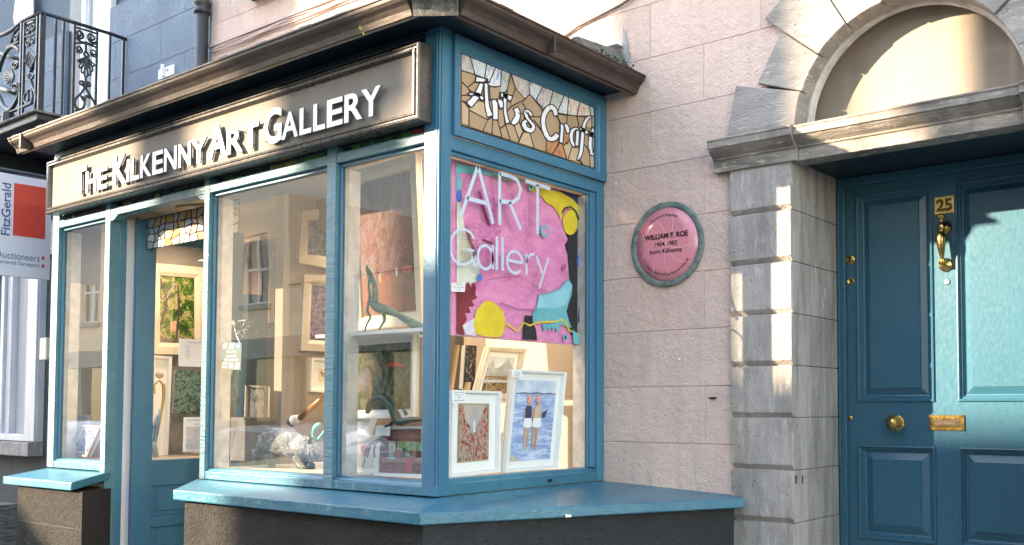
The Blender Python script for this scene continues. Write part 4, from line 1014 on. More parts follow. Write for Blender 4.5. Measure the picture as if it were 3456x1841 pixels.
shp = [
 (BLK, [(840,600),(900,560),(940,530),(955,350),(880,330),(955,345),(952,1270),(870,1280),(835,1120),(860,900),(850,760),(830,680)]),
 (NVY, [(790,320),(955,350),(950,480),(920,560),(900,420),(850,360)]),
 (TQ, [(110,140),(560,240),(740,290),(740,310),(560,265),(440,265),(380,240),(330,225),(290,210),(200,215),(170,205),(130,205),(145,260),(148,312),(112,320)]),
 (BL, [(560,236),(700,275),(740,300),(700,300),(560,262)]),
 (BL, ellip(130,360,18,44)),
 (CRM, [(112,400),(135,400),(150,480),(170,600),(200,690),(240,760),(262,830),(262,920),(200,940),(112,930)]),
 (RED, [(112,930),(150,960),(190,925),(205,965),(225,925),(240,960),(235,1010),(250,1030),(210,1050),(230,1085),(190,1090),(205,1130),(165,1130),(180,1175),(150,1220),(160,1280),(112,1265)]),
 (LIL, [(235,1160),(150,1215),(170,1275),(240,1285)]),
 (YEL, [(300,1050),(355,1060),(420,1120),(432,1190),(420,1270),(385,1295),(290,1285),(235,1270),(222,1200),(240,1110)]),
 (YEL, [(580,285),(700,310),(800,335),(880,380),(925,440),(930,520),(900,480),(850,440),(820,440),(800,515),(780,470),(760,440),(740,420),(710,410),(690,385),(680,370),(640,330),(610,335)]),
 (YEL, ellip(862,535,50,82)),
 (TQ, [(650,1010),(720,1000),(790,970),(830,925),(850,905),(875,950),(870,1010),(845,1080),(835,1120),(850,1180),(870,1230),(760,1200),(690,1185),(612,1190),(612,1130),(640,1080)]),
 (LTQ, [(655,1018),(720,1008),(790,980),(850,915),(868,960),(850,1030),(830,1080),(760,1100),(640,1100)]),
 (BLK, [(560,1148),(605,1150),(612,1190),(632,1240),(640,1312),(545,1305),(548,1240),(555,1190)]),
 (YEL, thick([(430,1200),(470,1225),(510,1255),(550,1195),(590,1215),(640,1195),(700,1190),(760,1190),(800,1175),(830,1200),(850,1245),(900,1270),(945,1290)], 12)),
 (BLK, thick([(805,470),(820,440),(860,430),(895,460),(915,520)], 10)),
 (TQ, [(670,1205),(785,1200),(780,1255),(765,1255),(760,1225),(745,1255),(735,1225),(720,1250),(710,1225),(695,1250),(680,1248)]),
 (PKM, [(930,540),(955,535),(950,900),(930,760),(910,680)]), (BL, ellip(922,788,24,44)), (ORG, [(935,980),(952,950),(950,1080),(940,1050)]), (NVY, [(915,1070),(945,1060),(950,1200),(930,1240),(905,1180)]),
 (TQ, [(870,1240),(905,1275),(945,1320),(945,1345),(875,1335)]), (YEL, [(905,1275),(952,1260),(950,1340),(930,1320)]),
 (TQ, ellip(683,592,28,42)), (PKM, ellip(683,592,15,26)), (TQ, ellip(592,305,16,22)), (NVY, ellip(592,305,6,9)), (TQ, ellip(818,1295,15,22)), (BLK, ellip(818,1295,7,10)), (DK, ellip(810,828,11,20)), (BL, ellip(250,900,14,28)),
 (PUR, [(250,320),(330,290),(350,420),(390,600),(360,680),(260,640),(160,560),(240,540),(320,560),(280,440)]), (PUR, [(160,548),(262,535),(262,750),(230,740),(190,660)]),
 (DK, thick([(380,1065),(440,1085),(480,1105),(560,1110),(625,1115)], 8)), (DK, thick([(300,915),(400,895),(520,890),(600,950),(700,995)], 4)),
 (ORG, thick([(340,225),(380,245),(450,260),(560,262)], 7))]
shp = [(mt, pk(p)) for mt, p in shp]
# the face profile: pink over black
face = (PKM, pk([(560,420),(800,520),(830,600),(850,645),(828,685),(850,755),(828,772),(852,810),(835,845),(858,885),(835,905),(790,960),(700,1000),(600,900)]))
shp.insert(2, face)
def tri_picture(): pass
t = picture('pink_abstract_painting', 'large unframed pink abstract head painting hanging in the side window', Qp, PKM, None, fd=.045, shapes=(), cat='painting')
# concave shapes: fill by triangulation
from mathutils.geometry import tessellate_polygon
for k, (mt, uv) in enumerate(shp):
    vs = [Vector((XP + .0045 + .0008*k, Qp[3].y + min(max(u,0),1)*(Qp[2].y-Qp[3].y), Qp[0].z + (Qp[3].z-Qp[0].z)*min(max(v,0),1))) for u, v in uv]
    tri = tessellate_polygon([[Vector((p.y, p.z, 0)) for p in vs]])
    MB().add(vs, [tuple(x) for x in tri]).build('painted_shape', mt, t)
# wavy hatch lines over the cream patch and hair
m = MB()
for i in range(13):
    y = 585 + i*18; pts = [(115 + j*14, y + 10*math.sin(j*.8) - j*3 + 8) for j in range(8)]
    P = [onX(*cr2(x, yy), XP) for x, yy in pts]; m.tube([Vector((XP+.036, p.y, p.z)) for p in P], .0016, 4)
m.build('painted_hatching', mat('tan hatching', (.55,.35,.15), .6), t)
# ---- small works standing in the side window
XA = -3.93
picture('street_scene_painting', 'small red street scene in wide white frame at the lower left of side window', QX([(1515,1317),(1680,1322),(1677,1592),(1508,1612)], XA),
        artmat('street painting', [(.30,(.05,.02,.02)),(.42,(.45,.08,.04)),(.5,(.40,.20,.16)),(.6,(.50,.40,.36)),(.72,(.10,.25,.10))], 26, 3, seed=2, stretch=(1,1,.5)), FWHITE, .020, .052, slip=FGOLD, group='framed pictures in the side window',
        shapes=((mat('grey painted sky', (.38,.36,.36), .7, (.55,.40,.28), 20), [(.12,0),(.9,0),(.72,.25),(.55,.45),(.4,.4),(.2,.28)]), (flat('pale spire',(.55,.62,.68)), [(.48,.28),(.54,.28),(.56,.5),(.46,.5)]), (flat('lamp post',(.05,.04,.05)), [(.50,.52),(.515,.52),(.515,1),(.50,1)])))
sea = artmat('sea painting', [(.30,(.18,.28,.52)),(.5,(.32,.43,.66)),(.66,(.58,.66,.78))], 10, 1.0, seed=3, stretch=(1,.5,3))
skin = flat('painted skin', (.55,.32,.20)); navyc = flat('painted navy bathing suit', (.04,.05,.12)); whc = flat('painted white cloth', (.78,.78,.80)); redc = mat('painted red spotted cap', (.65,.10,.07), .6, (.80,.60,.55), 120)
bq = QX([(1723,1247),(1901,1257),(1872,1580),(1692,1595)], XA+.03)
def torso(cx, sc, suit, skirt):
    return [(skin, [(cx-.065,.56),(cx-.075,.70),(cx-.060,.86),(cx-.030,.86),(cx-.015,.70),(cx-.005,.56)]), (skin, [(cx+.005,.56),(cx+.015,.70),(cx+.005,.86),(cx+.040,.86),(cx+.060,.70),(cx+.065,.56)]),
            (skin, [(cx-.085,.36),(cx-.115,.45),(cx-.095,.56),(cx-.070,.55),(cx-.085,.45),(cx-.055,.38)]), (skin, [(cx+.07,.34),(cx+.12,.42),(cx+.16,.40),(cx+.15,.43),(cx+.11,.46),(cx+.055,.40)]),
            (suit, [(cx-.085,.345),(cx-.04,.315),(cx+.04,.315),(cx+.085,.345),(cx+.070,.42),(cx+.080,.49),(cx-.085,.49),(cx-.070,.42)]), (skirt, [(cx-.085,.475),(cx+.085,.475),(cx+.120,.575),(cx+.03,.60),(cx-.05,.59),(cx-.120,.575)]),
            (skin, [(cx-.035,.25),(cx+.045,.26),(cx+.045,.305),(cx+.015,.325),(cx-.02,.32),(cx-.04,.29)]), (redc, ellip(cx,.232,.070,.048))]
picture('two_bathers_painting', 'tall white framed painting of two bathers in red spotted caps', bq, sea, FWHITE, .020, .040, group='framed pictures in the side window',
        shapes=[(mat('painted sky', (.36,.46,.62), .7, (.66,.70,.74), 9), [(0,0),(1,0),(1,.16),(0,.16)]), (flat('far hills',(.16,.18,.26)), [(0,.165),(.2,.15),(.35,.16),(.5,.145),(.7,.16),(.85,.15),(1,.165),(1,.175),(0,.175)]), (flat('sand corner',(.50,.46,.36)), [(0,.90),(.25,1),(0,1)])] + torso(.34, 1, navyc, whc) + torso(.55, 1, flat('painted bare back',(.60,.42,.32)), whc) + [(navyc, [(.66,.42),(.80,.36),(.74,.47),(.68,.48)])])
lq = QX([(1640,1172),(1765,1180),(1728,1362),(1590,1352)], XA-.22)
picture('mountain_landscape_painting', 'brown mountain landscape in cream frame on an easel behind', lq,
        artmat('brown hills', [(.35,(.08,.05,.02)),(.48,(.28,.17,.07)),(.6,(.42,.32,.18)),(.7,(.50,.46,.38))], 18, 2, seed=4, stretch=(1,1,2)), FCREAM, .030, .030, group='framed pictures in the side window',
        shapes=((mat('painted pale sky', (.66,.66,.64), .7, (.50,.52,.54), 8), [(0,0),(1,0),(1,.28),(0,.34)]), (mat('painted grey peak', (.30,.30,.30), .7, (.45,.43,.38), 16), [(0,.42),(.14,.10),(.30,.34),(.5,.26),(.72,.02),(1,.30),(1,.52),(0,.55)]), (flat('painted lake',(.50,.54,.56)), [(0,.66),(1,.62),(1,.70),(0,.74)])))
ez = thing('wooden_easel', (-4.3, 4.0, 1.2), 'pine display easel behind the small street painting', 'easel')
for a, b in (((1545,1165),(1520,1330)),):
    p0, p1 = onX(*a, -4.1), onX(*b, -4.1); MB().slab([p0, p0+Vector((0,.02,0)), p1+Vector((0,.02,0)), p1], (-.02,0,0)).build('leg', PINEW, ez)
p0, p1 = onX(1578,1290,-4.02), onX(1572,1325,-4.02); MB().slab([p0, p0+Vector((0,.03,0)), p1+Vector((0,.03,0)), p1], (-.02,0,0)).build('ledge', PINEW, ez)
picture('dark_speckled_picture', 'dark picture with white flecks behind the easel', QX([(1572,1165),(1608,1168),(1600,1320),(1562,1312)], -4.25), artmat('dark flecks', [(.3,(.02,.02,.02)),(.62,(.04,.03,.03)),(.70,(.5,.45,.4))], 40, 0, seed=5), group='framed pictures in the side window')
# price cards
def card(label, q, lines, col=PAPER):
    q = [Vector(p) for p in q]; nrm = (q[1]-q[0]).cross(q[3]-q[0]).normalized()
    if nrm.dot(CAM-q[0]) < 0: nrm = -nrm
    t = thing('label_card', bl(q,.5,1), label, 'card', 'printed cards in the windows')
    MB().slab(q, -nrm*.001).build('card', col, t)
    m = MB(); w_ = (q[1]-q[0]).length; h_ = (q[3]-q[0]).length; U = (q[1]-q[0]).normalized(); V = (q[0]-q[3]).normalized()
    n = len(lines)
    for i, (s_, fw_) in enumerate(lines):
        hh = h_/(n+1)*.62; P = bl(q, .5, (i+1)/(n+.6)) + nrm*.001
        put_text(m, s_, P, U, V, w=w_*fw_, h=hh, center=True)
    m.build('lettering', INK, t); return t
XC = XS-.053
card('price label below the cream edge of the pink painting', QX([(1524,955),(1571,957),(1569,986),(1524,985)], XC), [('TITLE',.5),('Oil on canvas',.8),('1100',.3)])
card('handwritten price card on the street scene frame', QX([(1525,1318),(1570,1318),(1571,1360),(1527,1359)], XC), [('Title and artist',.8),('Kilkenny',.6),('195',.25),('framed work',.8)])
card('price card on the top left corner of the bathers frame', QX([(1728,1250),(1763,1252),(1762,1274),(1727,1272)], XA+.075), [('Artist',.5),('Title',.6),('Price',.5)])

# ---- third window (right): dark red painting, garden picture, bronzes
DR = artmat('dark red storm painting', [(.26,(.020,.014,.018)),(.40,(.085,.028,.028)),(.50,(.18,.045,.030)),(.56,(.085,.050,.052)),(.66,(.17,.145,.14)),(.75,(.06,.018,.010))], 7, 1.2, detail=8, stretch=(1.6,1,.8), bump=.002, seed=1)
YD = 3.98
dq = QY([(1170,592),(1416,520),(1440,1092),(1203,1118)], YD)
picture('dark_red_painting', 'large leaning dark red stormy painting in broad pale wood frame', dq, DR, FCREAM, .075, 0, .035, slip=FGOLD, cat='painting',
   shapes=((mat('red brown painted field', (.20,.045,.030), .6, (.10,.055,.015), 22, c3=(.30,.07,.05), distort=1, spec=.12), [(0,.72),(.3,.70),(.6,.73),(1,.70),(1,1),(0,1)]), (flat('orange dab',(.55,.16,.06)), ellip(.36,.735,.02,.035)), (flat('dark figure',(.03,.03,.05)), ellip(.30,.74,.018,.045)), (flat('pale figure',(.52,.34,.28)), ellip(.68,.71,.018,.035)), (flat('dark figure two',(.05,.05,.10)), ellip(.63,.71,.015,.035)), (mat('red glow',(.42,.09,.05),.6,(.30,.06,.06),30), ellip(.88,.70,.09,.03))))
GP = artmat('garden painting', [(.24,(.008,.012,.008)),(.40,(.025,.04,.016)),(.48,(.05,.085,.03)),(.55,(.13,.10,.055)),(.63,(.22,.19,.13)),(.75,(.04,.04,.035))], 13, 1.2, detail=8, stretch=(1,1,.7), seed=6)
gq = QY([(1166,1143),(1408,1123),(1406,1411),(1163,1414)], 3.86)
picture('garden_figure_painting', 'green garden painting with stooping figure in white frame', gq, GP, FWHITE, .022, .030, cat='painting', group='pictures stacked in the right window',
   shapes=((mat('painted pale smock', (.20,.17,.20), .6, (.12,.10,.12), 26, spec=.1), [(.20,.38),(.30,.34),(.34,.40),(.36,.58),(.34,.70),(.24,.72),(.16,.62),(.15,.48)]), (flat('painted arm',(.24,.13,.10)), [(.30,.40),(.345,.45),(.38,.66),(.355,.86),(.33,.86),(.335,.66)]), (mat('painted fair hair',(.26,.16,.07),.6,(.16,.09,.04),40), [(.34,.24),(.44,.22),(.52,.36),(.55,.52),(.47,.44),(.40,.36)]), (flat('painted red bird',(.60,.06,.04)), [(.64,.30),(.80,.28),(.94,.36),(.80,.37),(.68,.35)])))
picture('plain_white_frame', 'blank white framed picture edge below the garden painting', QY([(1163,1412),(1268,1410),(1248,1468),(1163,1465)], 3.80), MATB, FWHITE, .016, group='pictures stacked in the right window')
picture('red_flower_card', 'small white card with dark red blossom at the window edge', QY([(1163,1462),(1192,1464),(1188,1520),(1162,1515)], 3.78), MATB, group='pictures stacked in the right window', shapes=((mat('crimson petals',(.35,.02,.05),.6,(.6,.1,.2),60), ellip(.35,.45,.32,.38)),))
picture('tulip_picture', 'pale framed drawing of a single red tulip', QY([(1186,1466),(1285,1470),(1283,1602),(1182,1604)], 3.80), mat('cream drawing paper',(.66,.58,.46),.8), FCREAM, .014, .028, group='pictures stacked in the right window',
   shapes=((flat('tulip red',(.55,.12,.06)), [(.28,.18),(.40,.12),(.55,.12),(.68,.18),(.62,.48),(.48,.54),(.34,.46)]), (flat('tulip stem',(.18,.14,.05)), thick([(.48,.52),(.50,.70),(.44,.85),(.40,.98)], .05))))
BT = artmat('kitchen still life', [(.30,(.06,.02,.02)),(.45,(.22,.06,.04)),(.55,(.34,.12,.08)),(.65,(.18,.07,.05))], 20, 1, seed=8, stretch=(1,1,3))
bsh = [(mat('painted shelf strip',(.42,.14,.09),.6,(.12,.05,.04),60,stretch=(6,1,1)), [(.08,.02),(1,.02),(1,.20),(.08,.20)]), (mat('painted window view',(.45,.52,.42),.6,(.16,.28,.06),30), [(.40,.26),(1,.28),(1,.48),(.40,.48)]), (mat('painted pale pane',(.50,.46,.36),.6), [(.20,.26),(.36,.26),(.36,.50),(.22,.50)])]
for i, (x, h, w2, mt) in enumerate(((.12,.30,.05,c_(.10,.05,.04)),(.28,.26,.06,c_(.30,.28,.26)),(.44,.16,.05,c_(.30,.10,.06)),(.56,.2,.04,c_(.06,.05,.04)),(.66,.16,.05,c_(.22,.30,.10)),(.80,.15,.05,c_(.35,.2,.12)),(.92,.14,.05,c_(.15,.08,.06)))):
    bsh.append((mt, [(x-w2/2,.62-h),(x+w2/2,.62-h),(x+w2,.62-h*.5),(x+w2*.8,.62),(x-w2*.8,.62),(x-w2,.62-h*.5)]))
bsh += [(mat('painted counter',(.40,.20,.13),.6,(.30,.12,.08),20,stretch=(1,1,6)), [(.05,.64),(1,.64),(1,.76),(.05,.76)]), (flat('painted cloth',(.55,.06,.05)), [(.62,.66),(.78,.66),(.77,.95),(.64,.95)]), (flat('painted plate',(.40,.44,.46)), ellip(.30,.655,.10,.03)), (flat('painted fish',(.60,.30,.20)), ellip(.93,.66,.06,.03))]
picture('bottles_still_life', 'red brown still life of bottles on a counter in white frame', QY([(1282,1440),(1440,1440),(1440,1612),(1272,1606)], 3.76), BT, FWHITE, .018, 0, cat='painting', group='pictures stacked in the right window', shapes=bsh)
card('typed label on the top left corner of the bottles still life', QY([(1274,1437),(1317,1438),(1315,1472),(1272,1470)], 3.715), [('Artist',.6),('Still life with flowers',.9),('Oil on board',.7),('Price',.3)])
BOX('riser_shelf', onY(1195,1125,3.95).x, -3.92, 3.66, 3.98, onY(1300,1128,3.86).z-.02, onY(1300,1128,3.86).z, MATB, room)
# sculpture builder by tubes traced on a plane
def sculpt(name, label, cat, paths, Y, mt, base=None, plane='Y', parts=None):
    t = None; P = []
    for part, pts, smooth in paths:
        PP = [((onY(x, y, Y) if plane == 'Y' else onX(x, y, Y)), r) for x, y, r in pts]
        if t is None: 
            allz = [p.z for pa in paths for p in [(onY(x, y, Y) if plane=='Y' else onX(x,y,Y)) for x, y, r in pa[1]]]
            t = thing(name, (PP[0][0].x, PP[0][0].y, min(allz)), label, cat)
        m = MB(); Pp = [p for p, r in PP]; rr = [r*(.85 if name.startswith('bronze') else 1) for p, r in PP]
        # smooth
        if smooth and len(Pp) > 2:
            ext = [Pp[0]*2-Pp[1]] + Pp + [Pp[-1]*2-Pp[-2]]; er = [rr[0]] + rr + [rr[-1]]; q, qr = [], []
            for i in range(1, len(ext)-2):
                for k in range(5):
                    s_ = k/5; a, b, c, d = ext[i-1], ext[i], ext[i+1], ext[i+2]
                    q.append(.5*((2*b)+(c-a)*s_+(2*a-5*b+4*c-d)*s_*s_+(3*b-a-3*c+d)*s_**3)); qr.append(er[i]*(1-s_)+er[i+1]*s_)
            q.append(Pp[-1]); qr.append(rr[-1]); Pp, rr = q, qr
        m.tube(Pp, rr, 8); m.build(part, mt, t)
    return t
pea = sculpt('bronze_peacock', 'green patina bronze peacock with long tail in the right window', 'sculpture', [
   ('body', [(1238,900,.006),(1243,915,.016),(1252,935,.018),(1262,960,.018),(1266,990,.020),(1262,1020,.028),(1275,1038,.038),(1300,1046,.034),(1330,1058,.022),(1370,1075,.016),(1400,1088,.018),(1440,1112,.022)], True),
   ('crest', [(1243,912,.008),(1236,895,.004)], False), ('leg', [(1247,935,.010),(1245,970,.009),(1248,1000,.009),(1240,1050,.010),(1250,1070,.008),(1236,1100,.007),(1228,1132,.009)], True),
   ('leg', [(1290,1048,.016),(1298,1080,.010),(1284,1105,.007),(1276,1128,.009)], True), ('tail_feather', [(1330,1060,.010),(1380,1095,.012),(1432,1128,.012)], True)], 3.74, BRZG)
fox = sculpt('bronze_leaping_hare', 'dark green bronze leaping animal in front of the garden painting', 'sculpture', [
   ('body', [(1238,1395,.012),(1246,1370,.022),(1262,1350,.026),(1290,1342,.026),(1318,1370,.026),(1335,1405,.034),(1350,1425,.030),(1385,1418,.020),(1440,1415,.014)], True),
   ('head', [(1262,1350,.022),(1248,1378,.020),(1240,1395,.012)], True), ('leg', [(1335,1410,.020),(1320,1432,.014),(1300,1440,.010)], True), ('ear', [(1372,1400,.012),(1362,1382,.010),(1368,1398,.008)], False)], 3.72, BRZD)
hare = sculpt('bronze_small_hound', 'small dark bronze hound figure before the tulip picture', 'sculpture', [
   ('body', [(1232,1530,.008),(1240,1515,.014),(1252,1500,.014),(1270,1492,.016),(1288,1480,.014)], True), ('leg', [(1268,1495,.008),(1262,1520,.005),(1264,1545,.005)], False), ('leg', [(1250,1505,.008),(1245,1525,.005),(1240,1545,.004)], False)], 3.72, BRZD)

# ---- second window (middle): boar, tusk, tree bronze, hanging pictures
boar = thing('plaster_boar', onY(970,1585,3.95), 'crumpled pale grey plaster boar sculpture with dark curved tusks', 'sculpture')
m = MB(); Yb = 3.95
def px(x, y, dy=0): p = onY(x, y, Yb); p.y += dy; return p
def tubp(m, pts, n=14):
    P = [px(x, y, d) for x, y, r, d in pts]; q, qr = [], []
    ext = [P[0]*2-P[1]] + P + [P[-1]*2-P[-2]]; rr = [p[2] for p in pts]; er = [rr[0]] + rr + [rr[-1]]
    for i in range(1, len(ext)-2):
        for k in range(6):
            s_ = k/6; a, b, c, d = ext[i-1], ext[i], ext[i+1], ext[i+2]
            q.append(.5*((2*b)+(c-a)*s_+(2*a-5*b+4*c-d)*s_*s_+(3*b-a-3*c+d)*s_**3)); qr.append(er[i]*(1-s_)+er[i+1]*s_)
    q.append(P[-1]); qr.append(rr[-1]); m.tube(q, qr, n)
body = MB()
tubp(body, [(878,1510,.03,0),(895,1500,.07,0),(930,1495,.088,0),(970,1500,.088,0),(1010,1505,.084,0),(1040,1515,.066,0),(1058,1525,.045,0),(1064,1550,.030,0)])
for x0, y0, x1, y1, d in ((890,1520,878,1568,-.03),(900,1520,900,1570,.05),(935,1535,950,1578,-.06),(1015,1540,1010,1560,.05),(1030,1540,1052,1580,-.05)):
    tubp(body, [(x0,y0,.045,d),((x0+x1)/2,(y0+y1)/2,.034,d),(x1,y1,.022,d)], 10)
tubp(body, [(880,1500,.012,0),(868,1495,.008,0),(866,1508,.006,0)], 8)
# crumple
for i, v in enumerate(body.v):
    n_ = noise.noise_vector(v*14)*.022 + noise.noise_vector(v*38)*.010; body.v[i] = v + n_
body.build('body', PLAST, boar)
m = MB(); tubp(m, [(1052,1500,.016,-.02),(1058,1485,.012,-.03),(1052,1470,.006,-.03)], 8); tubp(m, [(1060,1550,.012,-.04),(1066,1530,.009,-.05),(1062,1515,.004,-.05)], 8); m.build('horn', BRZD, boar)
m = MB(); tubp(m, [(1018,1560,.03,-.02),(1030,1575,.035,-.02),(1060,1575,.03,-.02)], 10); m.build('base', BRZD, boar)
bird = sculpt('turquoise_bird_figure', 'small turquoise patina bird figure behind the boar', 'sculpture', [('body', [(1082,1432,.010),(1072,1436,.018),(1062,1448,.016),(1058,1470,.012),(1060,1490,.008)], True), ('leg', [(1072,1488,.012),(1085,1470,.010),(1096,1455,.008)], True)], 4.02, TURQ)
tusk = sculpt('carved_staff', 'brown turned staff with black and white tip leaning in the middle window', 'ornament', [('shaft', [(1120,1318,.022),(1060,1370,.022),(1012,1412,.022)], False)], 4.05, mat('brown staff wood', (.32,.12,.04), .35, (.22,.07,.02), 12, stretch=(6,6,1)))
m = MB(); P0, P1 = onY(1013,1411,4.05), onY(990,1420,4.05); m.tube([P0, P1], [.024,.036], 10); m.build('white_tip', PAPER, tusk)
m = MB(); P2 = onY(980,1430,4.05); m.tube([P1, P2], [.036,.030], 10); m.build('black_tip', BLK, tusk)
tree = sculpt('bronze_tree_sculpture', 'dark green bronze tree sculpture at left of the middle window', 'sculpture', [
   ('trunk', [(770,1400,.030),(768,1340,.028),(790,1250,.020),(815,1180,.014),(800,1130,.012),(792,1100,.010)], True), ('branch', [(790,1105,.010),(765,1115,.010),(750,1140,.008)], True), ('branch', [(800,1130,.012),(825,1115,.010),(845,1118,.008)], True),
   ('branch', [(792,1100,.014),(775,1080,.012),(752,1058,.010),(745,1056,.006)], True), ('branch', [(792,1100,.012),(810,1085,.012),(835,1084,.010)], True), ('branch', [(795,1110,.010),(790,1085,.012),(760,1072,.010)], True)], 4.10, BRZD)
m = MB(); random.seed(3)
for i in range(60):
    bx, by = random.choice(((765,1125),(785,1090),(825,1095),(820,1130),(755,1062),(842,1118))); p = onY(bx+random.uniform(-14,14), by+random.uniform(-9,9), 4.10); p.y += random.uniform(-.05,.05)
    m.ball(p, (random.uniform(.008,.022), .012, random.uniform(.004,.012)), n=6, m=4)
m.build('leaf_cluster', BRZD, tree)
bx_ = thing('stone_block_plinth', onY(790,1545,4.2), 'rough grey brown display block at the left of the middle window', 'block')
q0, q1 = onY(742,1545,4.2), onY(828,1410,4.2); MB().hexa([(q0.x,4.2,1.203),(q1.x,4.2,1.203),(q1.x-.05,4.45,1.203),(q0.x,4.45,1.203),(q0.x,4.2,q1.z),(q1.x,4.2,q1.z),(q1.x-.05,4.45,q1.z),(q0.x,4.45,q1.z)]).build('block', mat('rough block', (.085,.078,.072), .9, (.05,.045,.042), 8, .01, 20), bx_, bevel=.006)
sculpt('bronze_hooded_figure', 'small dark bronze bird shaped figure on the display block', 'sculpture', [('body', [(788,1305,.012),(795,1320,.022),(802,1345,.022),(800,1365,.014)], True), ('leg', [(786,1350,.010),(782,1400,.008)], False)], 4.25, BRZD)
picture('leaning_dark_picture', 'dark framed picture leaning behind the boar', QY([(838,1300),(905,1306),(900,1520),(832,1515)], 4.5), artmat('dark interior print', [(.35,(.02,.02,.025)),(.5,(.06,.06,.07)),(.65,(.12,.10,.09))], 8, 2, seed=16), FSILV, .02)
# pictures on the partition (faces right)
XPa = -6.612
picture('purple_grey_painting', 'upper purple grey painting in broad cream frame on the partition', QX([(1012,714),(1130,700),(1130,912),(1000,888)], XPa), artmat('grey purple', [(.35,(.06,.06,.07)),(.5,(.14,.14,.17)),(.62,(.28,.27,.30))], 12, 3, seed=9), FCREAM, .09, 0, group='pictures on the gallery partition', cat='painting')
picture('brown_portrait_painting', 'lower purple brown painting in broad cream frame on the partition', QX([(1020,928),(1140,932),(1140,1190),(1008,1184)], XPa), artmat('plum', [(.35,(.05,.03,.05)),(.5,(.16,.10,.15)),(.62,(.28,.18,.22))], 8, 3, seed=10), FCREAM, .09, 0, group='pictures on the gallery partition', cat='painting')
picture('butterfly_picture', 'white framed butterfly print low on the partition', QX([(1046,1208),(1150,1212),(1150,1330),(1040,1322)], XPa), mat('yellow backing',(.66,.60,.36),.8), FWHITE, .03, .06, group='pictures on the gallery partition',
  shapes=((flat('butterfly dark wing',(.10,.03,.02)), [(.10,.15),(.45,.35),(.50,.55),(.40,.62),(.20,.55)]), (flat('butterfly orange wing',(.60,.22,.10)), [(.20,.30),(.45,.45),(.45,.60),(.28,.60)]), (flat('butterfly orange wing right',(.60,.22,.10)), [(.55,.45),(.85,.25),(.8,.6),(.55,.6)])))
# far gallery: dark cupboard and colourful paintings
cb = thing('dark_cabinet', (-7.9, 5.2, .3), 'tall dark blue green cabinet beyond the middle window', 'cabinet')
y0_, y1_ = onX(838,930,-7.75).y, onX(906,930,-7.75).y
BOX('cabinet_body', -8.14, -7.75, y0_, y1_, .3, 2.62, mat('cabinet paint', (.05,.085,.10), .5), cb, bevel=.004)
for f_ in (.08, .54): BOX('cabinet_panel', -7.749, -7.735, y0_+(y1_-y0_)*f_, y0_+(y1_-y0_)*(f_+.36), .6, 1.75, mat('cabinet panel paint', (.13,.19,.22), .5), cb, bevel=.004)
COLR = artmat('vivid painting', [(.30,(.08,.10,.30)),(.42,(.20,.24,.42)),(.5,(.50,.25,.14)),(.58,(.62,.40,.10)),(.70,(.45,.12,.08))], 5, 2, seed=11)
picture('vivid_orange_painting', 'large orange and blue painting left of the dark cabinet', QX([(778,868),(834,870),(834,1130),(778,1128)], -8.12), COLR, INTW, .03, 0, cat='painting')
picture('narrow_abstract_painting', 'narrow red and blue abstract on the end of the gallery beyond the dark cabinet', QX([(910,850),(944,850),(942,1090),(908,1090)], -8.12), artmat('abstract strip', [(.35,(.10,.10,.20)),(.5,(.30,.22,.30)),(.6,(.50,.16,.10))], 6, 3, seed=12), CREAM, .05, 0, cat='painting')
# sticker on the glass
YW = YF+.0575
stq = QY([(750,1155),(816,1158),(812,1250),(748,1246)], YW)
stk = thing('shipping_notice', bl(stq,.5,1), 'square notice with flags and the words We ship artwork Worldwide on the middle window', 'notice')
MB().slab(stq, (0,.0008,0)).build('notice_sheet', flat('grey green notice', (.12,.14,.125), .6), stk)
fcols = [((.72,.60,.54),(.70,.70,.66)), ((.72,.72,.76),(.40,.44,.66)), ((.25,.45,.68),(.60,.70,.80)), ((.75,.72,.74),(.62,.20,.20)), ((.30,.55,.72),(.55,.70,.80)), ((.40,.62,.76),(.76,.78,.78))]
for k in range(6):
    c0, c1 = .04 + (k%3)*.33, (.02 if k < 3 else .74); w_, h_ = .26, .22; rot = random.uniform(-.03,.03)
    pq_ = [bl(stq, c0+rot, c1) , bl(stq, c0+w_+rot, c1-rot), bl(stq, c0+w_-rot, c1+h_), bl(stq, c0-rot, c1+h_+rot)]
    MB().slab([p+Vector((0,-.0012,0)) for p in pq_], (0,.0006,0)).build('flag', flat('flag', tuple(c*.4 for c in fcols[k][0]), .6), stk)
    MB().slab([bl(pq_,.1,.4)+Vector((0,-.002,0)), bl(pq_,.9,.4)+Vector((0,-.002,0)), bl(pq_,.9,.6)+Vector((0,-.002,0)), bl(pq_,.1,.6)+Vector((0,-.002,0))], (0,.0004,0)).build('flag_stripe', flat('flag stripe', tuple(c*.4 for c in fcols[k][1]), .6), stk)
m = MB()
for i, s_ in enumerate(('We ship', 'artwork', 'Worldwide')):
    put_text(m, s_, bl(stq, .5, .40+.145*i)+Vector((0,-.0012,0)), (1,0,0), (0,0,1), w=(stq[1]-stq[0]).length*(.5 if i < 2 else .72), h=.018, center=True)
m.build('lettering', PAPER, stk)

